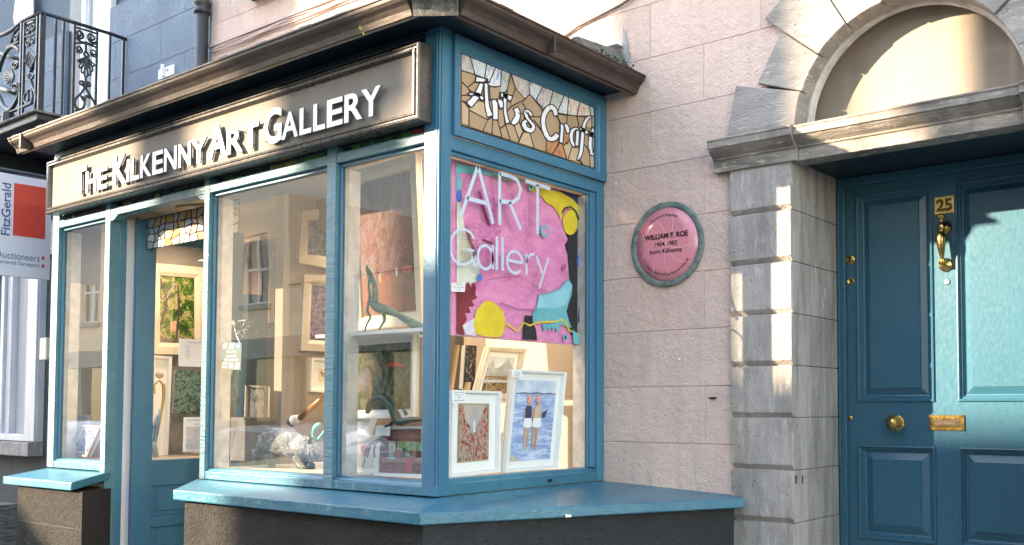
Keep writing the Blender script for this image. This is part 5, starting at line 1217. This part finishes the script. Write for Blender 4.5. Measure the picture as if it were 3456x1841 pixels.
# ---- doorway view: things seen through the open leaf's glass (left wall and shelf)
XL_ = -8.13
tq = [onX(x, y, XL_) for x, y in ((500,888),(690,905),(690,1200),(500,1195))]
FOR = artmat('forest painting', [(.26,(.01,.03,.008)),(.38,(.03,.09,.015)),(.47,(.08,.16,.025)),(.53,(.30,.28,.10)),(.58,(.42,.28,.22)),(.64,(.12,.20,.03)),(.78,(.02,.05,.02))], 5, 2, detail=6, seed=13, bump=.002)
trunk = flat('painted dark trunk', (.05,.02,.05))
picture('woodland_painting', 'bright green and yellow woodland painting seen through the open door glass', tq, FOR, FCREAM, .10, 0, cat='painting',
  shapes=((trunk, thick([(.02,.05),(.20,.35),(.10,.62),(.02,.75)], .045)), (mat('painted mauve branch',(.28,.18,.28),.6), thick([(.20,.33),(.30,.22),(.45,.10)], .03)), (trunk, thick([(.52,.12),(.55,.35),(.54,.60),(.46,1.0)], .05)), (mat('painted orange house',(.62,.25,.08),.6,(.5,.35,.3),30), [(.30,.68),(.48,.66),(.46,.82),(.30,.84)]), (mat('painted purple ground',(.14,.06,.12),.6,(.05,.10,.04),20), [(0,.92),(.4,.96),(.7,.90),(.7,1),(0,1)])))
rib = thing('ribbon_figure', onX(530,1550,-7.7), 'slender blue and gold ribbon figure with round pale head', 'sculpture')
def tubX(name, pts, X, mt, parent):
    m = MB(); P = [onX(x, y, X) for x, y, r in pts]; m.tube(P, [r for x,y,r in pts], 8); m.build(name, mt, parent)
MB().ball(onX(538,1266,-7.7), .032).build('head', mat('pale wood ball',(.45,.30,.22),.5), rib)
GOLDP = mat('gold paint',(.55,.32,.06),.3,metallic=.6); BLUEP = mat('blue glaze',(.03,.16,.30),.3,(.05,.25,.4),10)
tubX('ribbon', [(538,1285,.006),(552,1300,.014),(553,1340,.012),(543,1400,.010),(528,1470,.012),(512,1500,.018),(512,1540,.006)], -7.7, GOLDP, rib)
tubX('ribbon', [(538,1285,.006),(520,1300,.010),(522,1330,.006)], -7.7, GOLDP, rib)
tubX('ribbon', [(540,1380,.008),(530,1440,.014),(520,1500,.020),(528,1555,.022)], -7.69, BLUEP, rib)
tubX('ribbon', [(530,1400,.006),(518,1440,.012),(508,1480,.010)], -7.69, BLUEP, rib)
picture('white_backed_panel', 'white framed blank panel behind the ribbon figure', [onX(x,y,-7.95) for x, y in ((508,1200),(575,1205),(560,1560),(508,1560))], MATB, FWHITE, .03)
picture('green_dancer_painting', 'teal green dancer painting seen low through the door glass', [onX(x,y,-8.0) for x, y in ((590,1250),(690,1255),(690,1400),(585,1395))], artmat('teal dancers', [(.35,(.03,.05,.04)),(.5,(.10,.22,.19)),(.6,(.26,.40,.36)),(.72,(.10,.05,.04))], 9, 3, seed=14), None, cat='painting')
BOX('low_wall', -8.14, -8.02, 4.2, 8, .3, 1.55, mat('old grey stone', (.28,.26,.24), .9, (.16,.15,.14), 9, .004), room)
def leafcard(name, label, u0, u1, z0, z1, lines, extra=None):
    q = [LF(u0,z1,.006), LF(u1,z1,.006), LF(u1,z0,.006), LF(u0,z0,.006)]
    t = thing(name, bl(q,.5,1), label, 'notice', 'notices on the shop door glass'); MB().slab(q, dn*.0008).build('sheet', PAPER, t)
    m = MB(); 
    for s_, v, w_, h_, u in lines: put_text(m, s_, bl(q, u, v)+dn*.0015, du, (0,0,1), w=(u1-u0)*w_, h=h_, center=True)
    m.build('lettering', mat('grey print',(.12,.12,.13),.6), t)
    if extra:
        for mt, a, b, c, d in extra: MB().slab([bl(q,a,c)+dn*.0014, bl(q,b,c)+dn*.0014, bl(q,b,d)+dn*.0014, bl(q,a,d)+dn*.0014], dn*.0005).build('picture_print', mt, t)
    return t
def uz(x, y):     # photo px -> (u, z) on the leaf plane
    d = ray(x, y); P = CAM; t_ = (H0 - P).dot(dn)/d.dot(dn); p = P + d*t_; return ((p-H0).dot(du), p.z)
(u0, z1), (u1, z0) = uz(603,1143), uz(700,1240)
leafcard('opening_hours_sheet', 'white Opening Hours sheet taped on the shop door glass', u0, u1, z0, z1, [('Opening Hours',.16,.5,.016,.55)] + [(d_, .28+.07*i, .16, .010, .30) for i, d_ in enumerate(('Monday','Tuesday','Wednesday','Thursday','Friday','Saturday','Sunday'))])
(u0, z1), (u1, z0) = uz(619,1409), uz(700,1522)
leafcard('oil_painting_poster', 'white OIL PAINTING poster with flower picture on the shop door glass', u0, u1, z0, z1, [('OIL PAINTING',.12,.62,.016,.45),('with the artist',.22,.4,.010,.6)],
   [(mat('painted flower poster',(.42,.50,.60),.6,(.62,.60,.60),14,c3=(.6,.18,.08)), .10,.92,.28,.95)])
(u0, z1), (u1, z0) = uz(514,1205), uz(532,1222)
# ---- first window (left): certificate, small framed print
card('certificate with round seal in the left window', QY([(232,1400),(304,1402),(303,1436),(232,1436)], 3.78), [('CERTIFICATE',.7),('of membership',.6)], flat('lilac paper', (.62,.60,.72), .7))
card('folded leaflet below the certificate in the left window', QY([(231,1441),(276,1441),(268,1475),(231,1478)], 3.78), [('LEAFLET',.5)], flat('pale lilac paper', (.60,.60,.74), .7))
sq = QY([(278,1434),(347,1441),(301,1543),(230,1535)], 3.72)
picture('small_silver_framed_print', 'small tilted blue grey print in silvery brown frame', sq, artmat('blue print', [(.35,(.04,.05,.10)),(.5,(.14,.16,.26)),(.62,(.42,.44,.52))], 22, 2, seed=15), FSILV, .028, .022, fd=.02, glazed=True)
picture('grey_panel_picture', 'pale grey panelled picture at back of the left window', QY([(262,640),(300,630),(300,1400),(262,1402)], 4.45), mat('pale grey stone print', (.50,.50,.48), .7, (.36,.37,.37), 7), None)
# gallery spotlights (lit in the photograph)
for i, (x, y, z) in enumerate(((-4.25, 4.35, 3.24), (-5.0, 4.5, 3.24), (-7.6, 4.5, 3.24), (-6.3, 5.6, 3.24), (-7.4, 6.6, 3.24))):
    sp = thing('ceiling_spotlight', (x, y, z), 'warm ceiling spotlight inside the gallery, ' + ['above the pink painting','above the dark red painting','above the left window display','beside the partition','deep in the shop'][i], 'lamp', 'spotlights on the gallery ceiling')
    MB().lathe((x, y, z+.06), (0,0,-1), [(.02,0),(.035,.02),(.038,.07),(.030,.075)], 14).build('lamp_body', WPAINT, sp)
    MB().lathe((x, y, z-.0155), (0,0,-1), [(.028,0),(.028,.004)], 14).build('bulb', emit('warm lamp glow', (1,.75,.45), 30), sp)
    l_ = bpy.data.lights.new('spotlight', 'AREA'); l_.shape = 'DISK'; l_.size = .25; l_.energy = 2.4; l_.color = (1,.86,.70); l_.spread = R(150)
    lo_ = bpy.data.objects.new('spotlight', l_); COL.objects.link(lo_); lo_.parent = sp; lo_.location = (0,0,-.05)

# ============================================================ NEIGHBOURING BLUE HOUSE
nb = thing('blue_neighbour_house', (-11.5, 5, 0), 'slate blue rendered neighbouring house with charcoal ground floor', 'building')
XN = -8.42
wx0, wx1 = -11.00, -10.40      # french window
BOX('wall_core', -16, XN, 5.10, 5.5, 0, 7.5, BLUEJ, nb)
def nblock(x0, x1, z0, z1, mt): block(x0, x1, z0, z1, mt, nb, y=5.02, d=.07, g=.0015, ch=.002)
for k in range(14):
    z0 = 3.46 + .40*(k-8) ; z1 = z0 + .40
    mt = BLUEW if z0 > 3.6 else DARKW
    if z1 < 0: continue
    off = .45 if k % 2 else 0
    for n in range(10):
        a = XN - .9*(n) - off; b = a + .9; a = max(a, -16); b = min(b, XN - .005)
        if b - a < .05: continue
        holes = [(-11.36, -10.36, 4.05, 9)] if z0 > 3.6 else [(-13.4, -11.66, 1.05, 3.2)]
        segs = [(a, b)]
        for hx0, hx1, hz0, hz1 in holes:
            if z1 > hz0+.05 and z0 < hz1-.05:
                segs = [s_ for p, q in segs for s_ in ((p, min(q, hx0)), (max(p, hx1), q)) if s_[1] - s_[0] > .02]
        for p, q in segs: nblock(p, q, max(z0,0), z1, mt)
# french window behind the balcony
BOX('window_reveal', -11.36, -11.03, 5.06, 5.09, 4.05, 7.2, DARKT, nb)
fw_ = sub('french_window', (-10.7, 5.06, 4.1), nb)
for xa, xb in ((-11.02,-10.93),(-10.935,-10.90),(-10.475,-10.42),(-10.42,-10.365)):
    BOX('window_frame', xa, xb-.001, 5.03 if xa < -11 or xb > -10.4 else 5.05, 5.09, 4.05, 7.2, WPAINT, fw_, bevel=.004)
BOX('window_pane', -10.899, -10.476, 5.075, 5.085, 4.1, 7.2, mat('pale green grey window glass', (.30,.36,.34), .06, spec=.8), fw_)
BOX('curtain_edge', -10.62, -10.60, 5.088, 5.095, 4.1, 7.2, PAPER, fw_)
BOX('glazing_bar', -10.9, -10.475, 5.06, 5.072, 4.55, 4.59, WPAINT, fw_)
# white broken plaster patch left
m = MB(); m.slab([onY(x, y, 5.01) for x, y in ((55,-30),(110,-30),(112,30),(108,75),(50,95),(44,60))], (0,.012,0)); m.build('flaking_patch', WOLD, nb)
# conduit on the wall
m = MB(); m.tube([onY(0,178,5.0), onY(62,200,5.0)], .02, 8); m.tube([onY(0,295,5.0), onY(55,315,5.0)], .03, 8); m.build('conduit', IRON, nb)
# ground floor sash window and stone sill
sw = sub('sash_window', (-12.3, 5.0, 1.2), nb)
BOX('window_frame', -11.92, -11.68, 4.93, 5.08, 1.222, 3.2, WPAINT, sw, bevel=.006)
BOX('window_frame', -11.668, -11.66, 4.95, 5.02, 1.222, 3.2, WPAINT, sw)
BOX('window_frame', -13.4, -11.921, 4.95, 5.07, 1.222, 1.30, WPAINT, sw, bevel=.006)
for i, (a, b, y) in enumerate(((-12.02,-11.925,5.02),(-12.10,-12.03,5.05),(-12.62,-12.50,5.0),(-12.72,-12.64,4.97))): BOX('window_lining', a, b, y, 5.09, 1.301, 3.2, WPAINT if i != 1 else mat('grey lining',(.30,.30,.31),.6), sw, bevel=.004)
BOX('window_lining', -12.49, -12.11, 5.07, 5.09, 1.301, 3.2, mat('pale blind', (.55,.55,.54), .8, (.46,.46,.46), 3, stretch=(12,1,.2)), sw)
BOX('window_sill', -13.6, -11.655, 4.86, 5.06, 1.06, 1.215, STONE, nb, bevel=.008)
BOX('plinth', -16, -12.17, 4.80, 5.0, .0, .50, mat('weathered plinth', (.22,.20,.19), .9, (.09,.08,.08), 6, .02, 12, stretch=(1,1,6)), nb, bevel=.01)
BOX('cornice', -16, -9.3, 4.86, 5.01, 3.70, 3.80, IRON, nb, bevel=.01); BOX('fascia_board', -16, -9.3, 4.92, 5.01, 3.30, 3.698, mat('near black fascia', (.025,.028,.034), .5), nb)
# junction box
jb = thing('junction_box', (-9.17, 5.0, 4.85), 'small white electrical box screwed to the blue wall', 'box')
BOX('back_plate', -9.31, -9.03, 4.998, 5.019, 4.865, 4.965, PAPER, jb, bevel=.003); BOX('cover', -9.215, -9.185, 4.97, 4.997, 4.875, 4.995, PAPER, jb, bevel=.003)
MB().lathe((-9.13,4.997,4.93),(0,-1,0),[(.012,0),(.012,.012)],10).build('knob', SILVER, jb)
# downpipe
dp = thing('downpipe', (-8.40, 4.93, 0), 'dark cast iron downpipe between the pink and blue houses', 'pipe')
MB().tube([(-8.40,4.92,0),(-8.40,4.92,7.2)], .058, 14).build('pipe', PIPE, dp)
for z in (5.28, 2.9): MB().lathe((-8.40,4.92,z),(0,0,1),[(.058,0),(.075,.01),(.078,.03),(.068,.045),(.068,.075),(.080,.09),(.080,.115),(.060,.13)],16).build('collar', PIPE, dp)
# balcony
bc = thing('iron_balcony', (-10.9, 4.6, 4.4), 'ornate dark ironwork balcony with shell scroll panels on the blue house', 'balcony')
XB, YBk = -10.0, 4.19
ZT, ZBt = 5.455, 4.50
BOX('balcony_slab', -13.5, XB+.03, YBk-.03, 5.0, 4.38, 4.45, IRON, bc, bevel=.01); BOX('balcony_edge', -13.5, XB+.06, YBk-.07, 5.0, 4.451, 4.475, GUTR, bc, bevel=.006)
def cb1(x, y): return (x*.32072, y*.32072)
def BXp(x, y): p = onX(*cb1(x, y), XB); return Vector((XB, p.y, p.z))
def BYp(x, y): return onY(*cb1(x, y), YBk)
hr = MB(); hr.tube([BXp(445,135), BXp(800,245), BXp(1170,360), BXp(1360,430)], .019, 8); hr.build('side_handrail', IRON, bc)
hr = MB(); hr.tube([BYp(445,135), BYp(240,225), BYp(200,260), BYp(140,310), BYp(70,350), BYp(0,380), BYp(-200,400)], .020, 8); hr.build('front_handrail', IRON, bc)
for y_ in (4.21, 4.36, 4.43, 4.60, 4.82, 4.96, 5.0-.02):
    pass
for xc, yt, r in ((458,140,.017),(590,190,.010),(672,215,.010),(785,245,.011),(1022,320,.011),(1158,360,.010),(1300,405,.012)):
    p = BXp(xc, yt); MB().box(XB-r, XB+r, p.y-r, p.y+r, 4.476, p.z).build('baluster', IRON, bc)
for xc, yt, r in ((437,140,.014),(400,165,.012),(262,240,.012),(235,240,.014)):
    p = BYp(xc, yt); MB().box(p.x-r, p.x+r, YBk-r, YBk+r, 4.476, p.z).build('baluster', IRON, bc)
for z in (5.355, 4.60):
    p, q = BXp(785,300), BXp(1022,380); 
def curve(fn, pts, r=.008, name='scroll', closed=False):
    P = [Vector((x, y, 0)) for x, y in pts]; ext = [P[0]*2-P[1]] + P + [P[-1]*2-P[-2]]; q = []
    for i in range(1, len(ext)-2):
        for k in range(5):
            s_ = k/5; a, b, c, d = ext[i-1], ext[i], ext[i+1], ext[i+2]; q.append(.5*((2*b)+(c-a)*s_+(2*a-5*b+4*c-d)*s_*s_+(3*b-a-3*c+d)*s_**3))
    q.append(P[-1]); MB().tube([fn(p.x, p.y) for p in q], r*1.35, 6).build(name, IRON, bc)
def spiral(fn, cx, cy, r0, r1, a0, turns, r=.007, sk=0, sx=1):
    n = 22; pts = []
    for i in range(n+1):
        t_ = i/n; a = a0 + turns*2*math.pi*t_; rr = r0 + (r1-r0)*t_; pts.append((cx + sx*rr*math.cos(a), cy + rr*math.sin(a) + sk*sx*rr*math.cos(a)))
    MB().tube([fn(x, y) for x, y in pts], r*1.4, 6).build('scroll', IRON, bc)
# side panel ornaments (between the bars at 785 and 1022)
k1 = .33
spiral(BXp, 838,362, 50,10, 2.4, -1.6, .008, k1); spiral(BXp, 965,400, 52,10, .6, 1.6, .008, k1)
curve(BXp, [(792,290),(905,320),(1022,358)]); curve(BXp, [(792,455),(905,462),(1022,505)]); curve(BXp, [(800,400),(850,440),(905,450),(960,470),(1015,460)])
spiral(BXp, 832,520, 42,9, 2.4, -1.5, .007, k1); spiral(BXp, 985,560, 42,9, .6, 1.5, .007, k1)
spiral(BXp, 908,575, 26,20, 0, 1.0, .008, k1); curve(BXp, [(905,440),(902,500),(905,550)], .010)
for a in (-62,-40,-20,0,20,40,62):
    L_ = 200 - abs(a)*.9; ax = R(90+a); 
    tx, ty = 905 + L_*math.cos(ax)*.55, 600 + L_*math.sin(ax) + k1*L_*math.cos(ax)*.55
    nx_, ny_ = 905 + L_*.55*math.cos(ax)*.55, 600 + L_*.55*math.sin(ax)+k1*L_*.55*math.cos(ax)*.55
    curve(BXp, [(905,600),(nx_-13,ny_),(tx-16,ty-10),(tx,ty+12),(tx+16,ty-10),(nx_+13,ny_),(905,600)], .007)
spiral(BXp, 860,880, 32,8, 1.2, -1.4, .008, k1); spiral(BXp, 932,892, 30,8, 1.8, 1.4, .008, k1)
curve(BXp, [(900,800),(902,850),(895,915),(850,985),(800,1040),(785,1090),(810,1140),(860,1150),(890,1100),(885,1040),(850,1010)], .009)
curve(BXp, [(895,915),(930,980),(980,1060),(1000,1110)], .009); curve(BXp, [(850,1010),(885,1060),(915,1010),(945,1040)], .009); curve(BXp, [(785,1160),(850,1175),(930,1150)], .009)
# front panel ornaments
k2 = -.42
spiral(BYp, 300,320, 42,8, -1, 1.5, .008, k2, .7); spiral(BYp, 352,285, 42,8, -2.2, -1.5, .008, k2, .7); curve(BYp, [(265,395),(320,375),(385,352)]); curve(BYp, [(265,240),(320,215),(390,190)])
spiral(BYp, 298,455, 40,8, -1, 1.5, .008, k2, .7); spiral(BYp, 350,425, 36,8, -2.2, -1.5, .008, k2, .7)
for a in (-50,-30,-10,10,30,50):
    ax = R(90+a); L_ = 190 - abs(a)*.6; tx, ty = 322 + L_*.42*math.cos(ax), 520 + L_*math.sin(ax) + k2*L_*.42*math.cos(ax)
    curve(BYp, [(322,520),((322+tx)/2-8,(520+ty)/2),(tx-8,ty-8),(tx,ty+8),(tx+8,ty-8),((322+tx)/2+8,(520+ty)/2),(322,520)], .006)
curve(BYp, [(385,590),(375,640),(345,700),(325,760)], .014); spiral(BYp, 300,800, 24,6, -.5, 1.3, .008, k2, .8); spiral(BYp, 345,805, 24,6, -2.4, -1.3, .008, k2, .8)
curve(BYp, [(322,830),(340,900),(375,980),(385,1040),(370,1150)], .012); curve(BYp, [(300,960),(265,1000),(258,1060),(285,1090),(300,1050),(300,960),(330,940),(345,1000),(335,1070),(300,1090)], .009)
curve(BYp, [(215,540),(160,490),(100,510),(50,580),(10,680),(-10,760)], .014); curve(BYp, [(215,880),(200,1000),(150,1110),(100,1155),(40,1110),(-10,1000)], .014)
curve(BYp, [(80,500),(140,470),(215,440)], .012); curve(BYp, [(0,1225),(120,1180),(215,1140),(350,1080)], .012)
spiral(BYp, 165,690, 48,10, 0, -1.7, .010, k2*.5, .85); spiral(BYp, 165,915, 52,10, 0, 1.7, .010, k2*.5, .85); curve(BYp, [(110,490),(130,420),(160,340),(205,290)], .010); spiral(BYp, 175,395, 40,10, -1, 1.4, .009, k2, .7)
for a in (110,135,160,180,200,225,250):
    ax = R(a); L_ = 95; tx, ty = 150 + L_*math.cos(ax), 805 + L_*math.sin(ax); curve(BYp, [(150,805),((150+tx)/2,(805+ty)/2-9),(tx-6,ty-6),(tx-6,ty+8),((150+tx)/2,(805+ty)/2+9),(150,805)], .007)
MB().lathe(BYp(85,1290)-Vector((0,0,.03)), (0,0,1), [(.05,0),(.06,.02),(.055,.12),(.05,.13)], 12, sm=False).build('drain_basket', IRON, bc)
# balcony bracket below
BOX('bracket', XB-.10, XB-.06, YBk+.1, 5.0, 4.22, 4.379, IRON, bc, bevel=.006); BOX('bracket', -11.6, -11.56, YBk+.1, 5.0, 4.22, 4.379, IRON, bc, bevel=.006)

# ============================================================ AUCTIONEER'S PROJECTING SIGN
XF = -8.9
ag = thing('auctioneer_sign', (XF, 3.6, 2.7), 'white projecting auctioneers board with red square beside the bay', 'sign')
fz = lambda x, y: onX(x, y, XF)
ysr = fz(172,780).y
BOX('sign_panel', XF-.03, XF, ysr-.95, ysr, fz(172,947).z, fz(172,612).z, mat('white sign board', (.56,.58,.66), .4, (.52,.54,.62), 3), ag, bevel=.003)
MB().slab([fz(48,618)+Vector((.001,0,0)), fz(155,635)+Vector((.001,0,0)), fz(152,808)+Vector((.001,0,0)), fz(43,795)+Vector((.001,0,0))], (.0006,0,0)).build('red_square', mat('sign red', (.58,.055,.035), .4, (.50,.045,.03), 5), ag)
m = MB(); a, b = fz(6,793), fz(6,612); c2 = fz(36,700).y
navy = mat('navy print', (.035,.07,.20), .4)
put_text(m, 'FitzGerald', Vector((XF+.0016, c2-.0, a.z)), (0,0,1), (0,-1,0), w=(b.z-a.z)*.98, h=(c2 - fz(6,700).y)*1.05, bold=.015)
for f_ in (0.0,):   # small slab serifs on the capital F and the stems
    pass
p1, p2 = fz(133,880), fz(-8,870); put_text(m, 'Auctioneers', Vector((XF+.0016, fz(-12,870).y, fz(60,877).z)), (0,1,0), (0,0,1), w=fz(134,870).y-fz(-12,870).y, h=.058)
put_text(m, 'Chartered Surveyors', Vector((XF+.0016, fz(-24,900).y, fz(60,900).z)), (0,1,0), (0,0,1), w=fz(133,900).y-fz(-24,900).y, h=.046)
m.build('lettering', navy, ag)
for x, y in ((145,872),(145,899)):
    p = fz(x, y); MB().box(XF+.0004, XF+.0014, p.y-.011, p.y+.011, p.z-.014, p.z+.014).build('red_dot', flat('sign red dot', (.58,.055,.035), .4), ag)
for x, y in ((72,600),(63,930)):
    p = fz(x, y); MB().lathe((XF,p.y,p.z),(1,0,0),[(.005,0),(.005,.003)],8).build('screw', SILVER, ag)
MB().tube([(XF-.015, ysr-.9, fz(172,612).z+.03), (XF-.015, 5.0, fz(172,612).z+.03)], .014, 8).build('bracket', IRON, ag)
# warm wall light glimpsed past the post
gl_ = thing('small_wall_light', onY(158,1190,4.6), 'small cream fitting glimpsed between the window and the bay post', 'light')
q = onY(157,1180,4.6); BOX('shade', q.x-.05, q.x+.10, 4.55, 4.65, onY(157,1216,4.6).z, onY(157,1142,4.6).z, mat('cream shade', (.75,.68,.52), .5), gl_, bevel=.01)

# ============================================================ ACROSS THE STREET (reflected in the panes, shades the front)
PEA = mat('peach render', (.80,.60,.44), .9, (.76,.56,.41), 3, .004, 60); ASH = mat('buff ashlar', (.52,.47,.39), .9, (.47,.42,.34), 3, .004, 50, vary=.05); GRYB = mat('grey render', (.40,.40,.40), .9, (.36,.36,.36), 3)
SLATE = mat('slate roof', (.07,.07,.08), .8, (.09,.09,.10), 10, .004, 30); BRK = mat('brown brick', (.26,.15,.10), .9, (.20,.11,.08), 14)
def facade(name, label, x0, x1, y, h, mt, floors, nwin, shopf=None, depth=9, roof=True):
    t = thing(name, ((x0+x1)/2, y, 0), label, 'building')
    MB().box(x0, x1, y-depth, y-.05, -.1, h).build('wall', mt, t)
    pitch = (x1-x0)/nwin; cuts = []
    for f in floors:
        for i in range(nwin):
            cx = x0 + pitch*(i+.5); cuts.append((cx-.5, cx+.5, f, f+1.65))
    # outer skin in horizontal bands with openings
    zs = sorted({-.1, h} | {c[2] for c in cuts} | {c[3] for c in cuts} | ({3.2} if shopf else set()))
    m = MB()
    for z0, z1 in zip(zs[:-1], zs[1:]):
        if shopf and z1 <= 3.2: continue
        act = sorted([c for c in cuts if c[2] <= z0+1e-3 and c[3] >= z1-1e-3]); p = x0
        for c in act: m.box(p, c[0], y-.05, y+.10, z0, z1); p = c[1]
        m.box(p, x1, y-.05, y+.10, z0, z1)
    m.build('wall_front', mt, t)
    for c in cuts:
        g = sub('window', ((c[0]+c[1])/2, y, c[2]), t)
        MB().box(c[0], c[1], y-.045, y-.03, c[2], c[3]).build('pane', WGLASS, g)
        fm = MB()
        for a in (c[0], (c[0]+c[1])/2-.03, c[1]-.07): fm.box(a, a+.07, y-.03, y+.01, c[2], c[3])
        for z in (c[2], (c[2]+c[3])/2, c[3]-.07): fm.box(c[0]+.071, c[1]-.071, y-.03, y+.005, z, z+.06)
        fm.build('frame', WPAINT, g); MB().box(c[0]-.08, c[1]+.08, y+.101, y+.18, c[2]-.12, c[2]-.005).build('sill', STONE, g)
    if shopf:
        s_ = MB(); s_.box(x0, x1, y-.049, y+.22, 2.75, 3.2); s_.box(x0, x1, y-.049, y+.12, -.1, .6)
        n = int((x1-x0)/1.5)
        for i in range(n+1):
            xx = x0 + (x1-x0-.25)*i/n; s_.box(xx, xx+.25, y-.049, y+.14, .601, 2.749)
        s_.build('shopfront', shopf, t); MB().box(x0, x1, y-.049, y-.02, .6, 2.75).build('shop_window', WGLASS, t)
    if roof:
        MB().slab([(x0, y+.2, h), (x0, y-depth, h), (x0, y-depth/2, h+.55)], (x1-x0, 0, 0)).build('roof', SLATE, t)
    return t
YO = -6.2
pb = facade('peach_house', 'tall peach rendered house across the street reflected in the panes', -32, -18.9, YO, 6.5, PEA, (4.0,), 5, mat('grey shopfront paint', (.10,.13,.15), .5), depth=7, roof=False)
ab = facade('low_ashlar_house', 'low buff house across the street with grey shopfront', -18.88, -11.22, YO, 4.4, ASH, (), 3, mat('dark shopfront paint', (.07,.09,.10), .5), depth=6)
for k in range(4):
    for j in range(10):
        x = -18.86 + .77*j + (.38 if k % 2 else 0); z = 3.21 + .30*k
        if x+.75 < -11.25: MB().box(x, x+.755, YO+.101, YO+.118, z+.003, z+.297).build('stone_block', ASH, ab)
gb = facade('grey_terrace', 'tall grey rendered terrace behind the photographer', -11.2, 6, YO, 10.5, GRYB, (3.9, 6.7), 6, mat('green shopfront paint', (.06,.12,.10), .5))
# stacks and walls added out of view, placed to break the low sun into patches
YC = -15.0
row = thing('sun_blocker_row', (-22, YC, 0), 'unseen row of brick stacks and walls added to break up the sun', 'building')
def occ(a, b, zt, name='blocker_stack', z0=0):
    m = MB(); m.box(a, b, YC-.4, YC, z0, zt)
    if name == 'blocker_stack':
        m.box(a-.04, b+.04, YC-.44, YC+.04, zt-.35, zt-.2)
        for i in range(2): m.lathe(((a + (b-a)*(i+.5)/2), YC-.2, zt), (0,0,1), [(.08,0),(.07,.45),(.08,.5)], 10)
    m.build(name, BRK, row)
MB().box(-60, -24.5, YC-.4, YC, 0, 16).build('wall', GRYB, row)  # added unseen wall, keeps the sun off everything left of the bay
MB().box(-24.48, -19.95, YC-8, YC-.7, 0, 6.4).build('low_wall', GRYB, row); MB().slab([(-24.48,YC-.7,6.4),(-24.48,YC-8,6.4),(-24.48,YC-4,7.6)], (4.5,0,0)).build('roof', SLATE, row)
occ(-22.62, -22.26, 13.6); occ(-20.97, -20.25, 11.58, 'blocker_base'); occ(-20.97, -20.05, 12.2, 'blocker_base', z0=11.6); occ(-20.97, -19.85, 14.2, z0=12.2); occ(-22.25, -20.98, 12.45, 'blocker_beam', z0=11.95); occ(-19.9, -18.5, 10.7, 'low_blocker'); occ(-18.75, -10, 17, 'tall_blocker')  # added blockers, their edges shaped to dim parts of the sign, gutter and arch

# ============================================================ PARKED CAR (seen only as a reflection)
def parked_car(x, y, z=-.12, dirn=1, col=(.05,.08,.16)):
    t = thing('parked_car', (x, y, z), 'pale blue hatchback parked at the kerb across from the shop', 'car')
    P = mat('car paint', col, .15, coat=1); 
    side = [(-2.05,.35),(-2.1,.62),(-1.95,.86),(-1.15,.98),(-.55,1.42),(.1,1.50),(.95,1.48),(1.55,1.15),(1.95,1.0),(2.05,.7),(2.02,.35)]
    m = MB(); n = len(side)
    rings = []
    for yy, sh in ((-.86,.0),(-.80,.03),(-.62,.06),(.62,.06),(.80,.03),(.86,0)):
        ins = {-.86:1,-.80:.6,-.62:0,.62:0,.80:.6,.86:1}[yy]
        rings.append([Vector((x+sx_*dirn*(1-.01*ins), y+yy*(1-.16*max(0,(sz_-1.0)/.5)), z+sz_-(.02*ins))) for sx_, sz_ in side])
    for a, b in zip(rings[:-1], rings[1:]): m.add(a+b, [(i,(i+1)%n,n+(i+1)%n,n+i) for i in range(n)], 0, True)
    m.add(rings[0], [tuple(range(n))[::-1]]); m.add(rings[-1], [tuple(range(n))]); m.build('body', P, t)
    for s_ in (-1, 1):
        yy = y + s_*.80
        MB().slab([(x+dirn*a, yy - s_*.13*max(0,(b-1.0)/.5)+s_*.055, z+b) for a, b in ((-1.0,1.0),(-.5,1.36),(.05,1.42),(.05,1.0))], (0,s_*.004,0)).build('side_window', WGLASS, t)
        MB().slab([(x+dirn*a, yy - s_*.13*max(0,(b-1.0)/.5)+s_*.055, z+b) for a, b in ((.12,1.0),(.12,1.42),(.9,1.40),(1.3,1.12))], (0,s_*.004,0)).build('side_window', WGLASS, t)
        for wx in (-1.3, 1.28):
            wh = MB(); wh.lathe((x+wx*dirn, y+s_*.70, z+.31), (0,s_,0), [(.20,0),(.31,.01),(.32,.05),(.31,.17),(.22,.19)], 20); w_ = wh.build('wheel', flat('tyre',(.02,.02,.02),.8), t)
            MB().lathe((x+wx*dirn, y+s_*.895, z+.31), (0,s_,0), [(.20,0),(.16,.006),(.03,.01)], 12).build('rim', SILVER, w_)
    MB().slab([(x+dirn*a, y+b, z+c) for a, b, c in ((-1.12,-.62,1.01),(-1.12,.62,1.01),(-.60,.55,1.40),(-.60,-.55,1.40))], (-.012*dirn,0,.01)).build('windscreen', WGLASS, t)
    MB().box(x-2.11*dirn, x-2.06*dirn, y-.75, y-.45, z+.62, z+.74).build('headlight', PAPER, t); MB().box(x-2.11*dirn, x-2.06*dirn, y+.45, y+.75, z+.62, z+.74).build('headlight', PAPER, t)
    return t
parked_car(-11.6, -.9, col=(.34,.42,.52))
c2_ = parked_car(-17.5, -.8, col=(.45,.46,.48)); c2_['label'] = 'silver hatchback parked further down the street'
c2_['group'] = 'cars parked along the kerb'; bpy.data.objects['parked_car']['group'] = 'cars parked along the kerb'
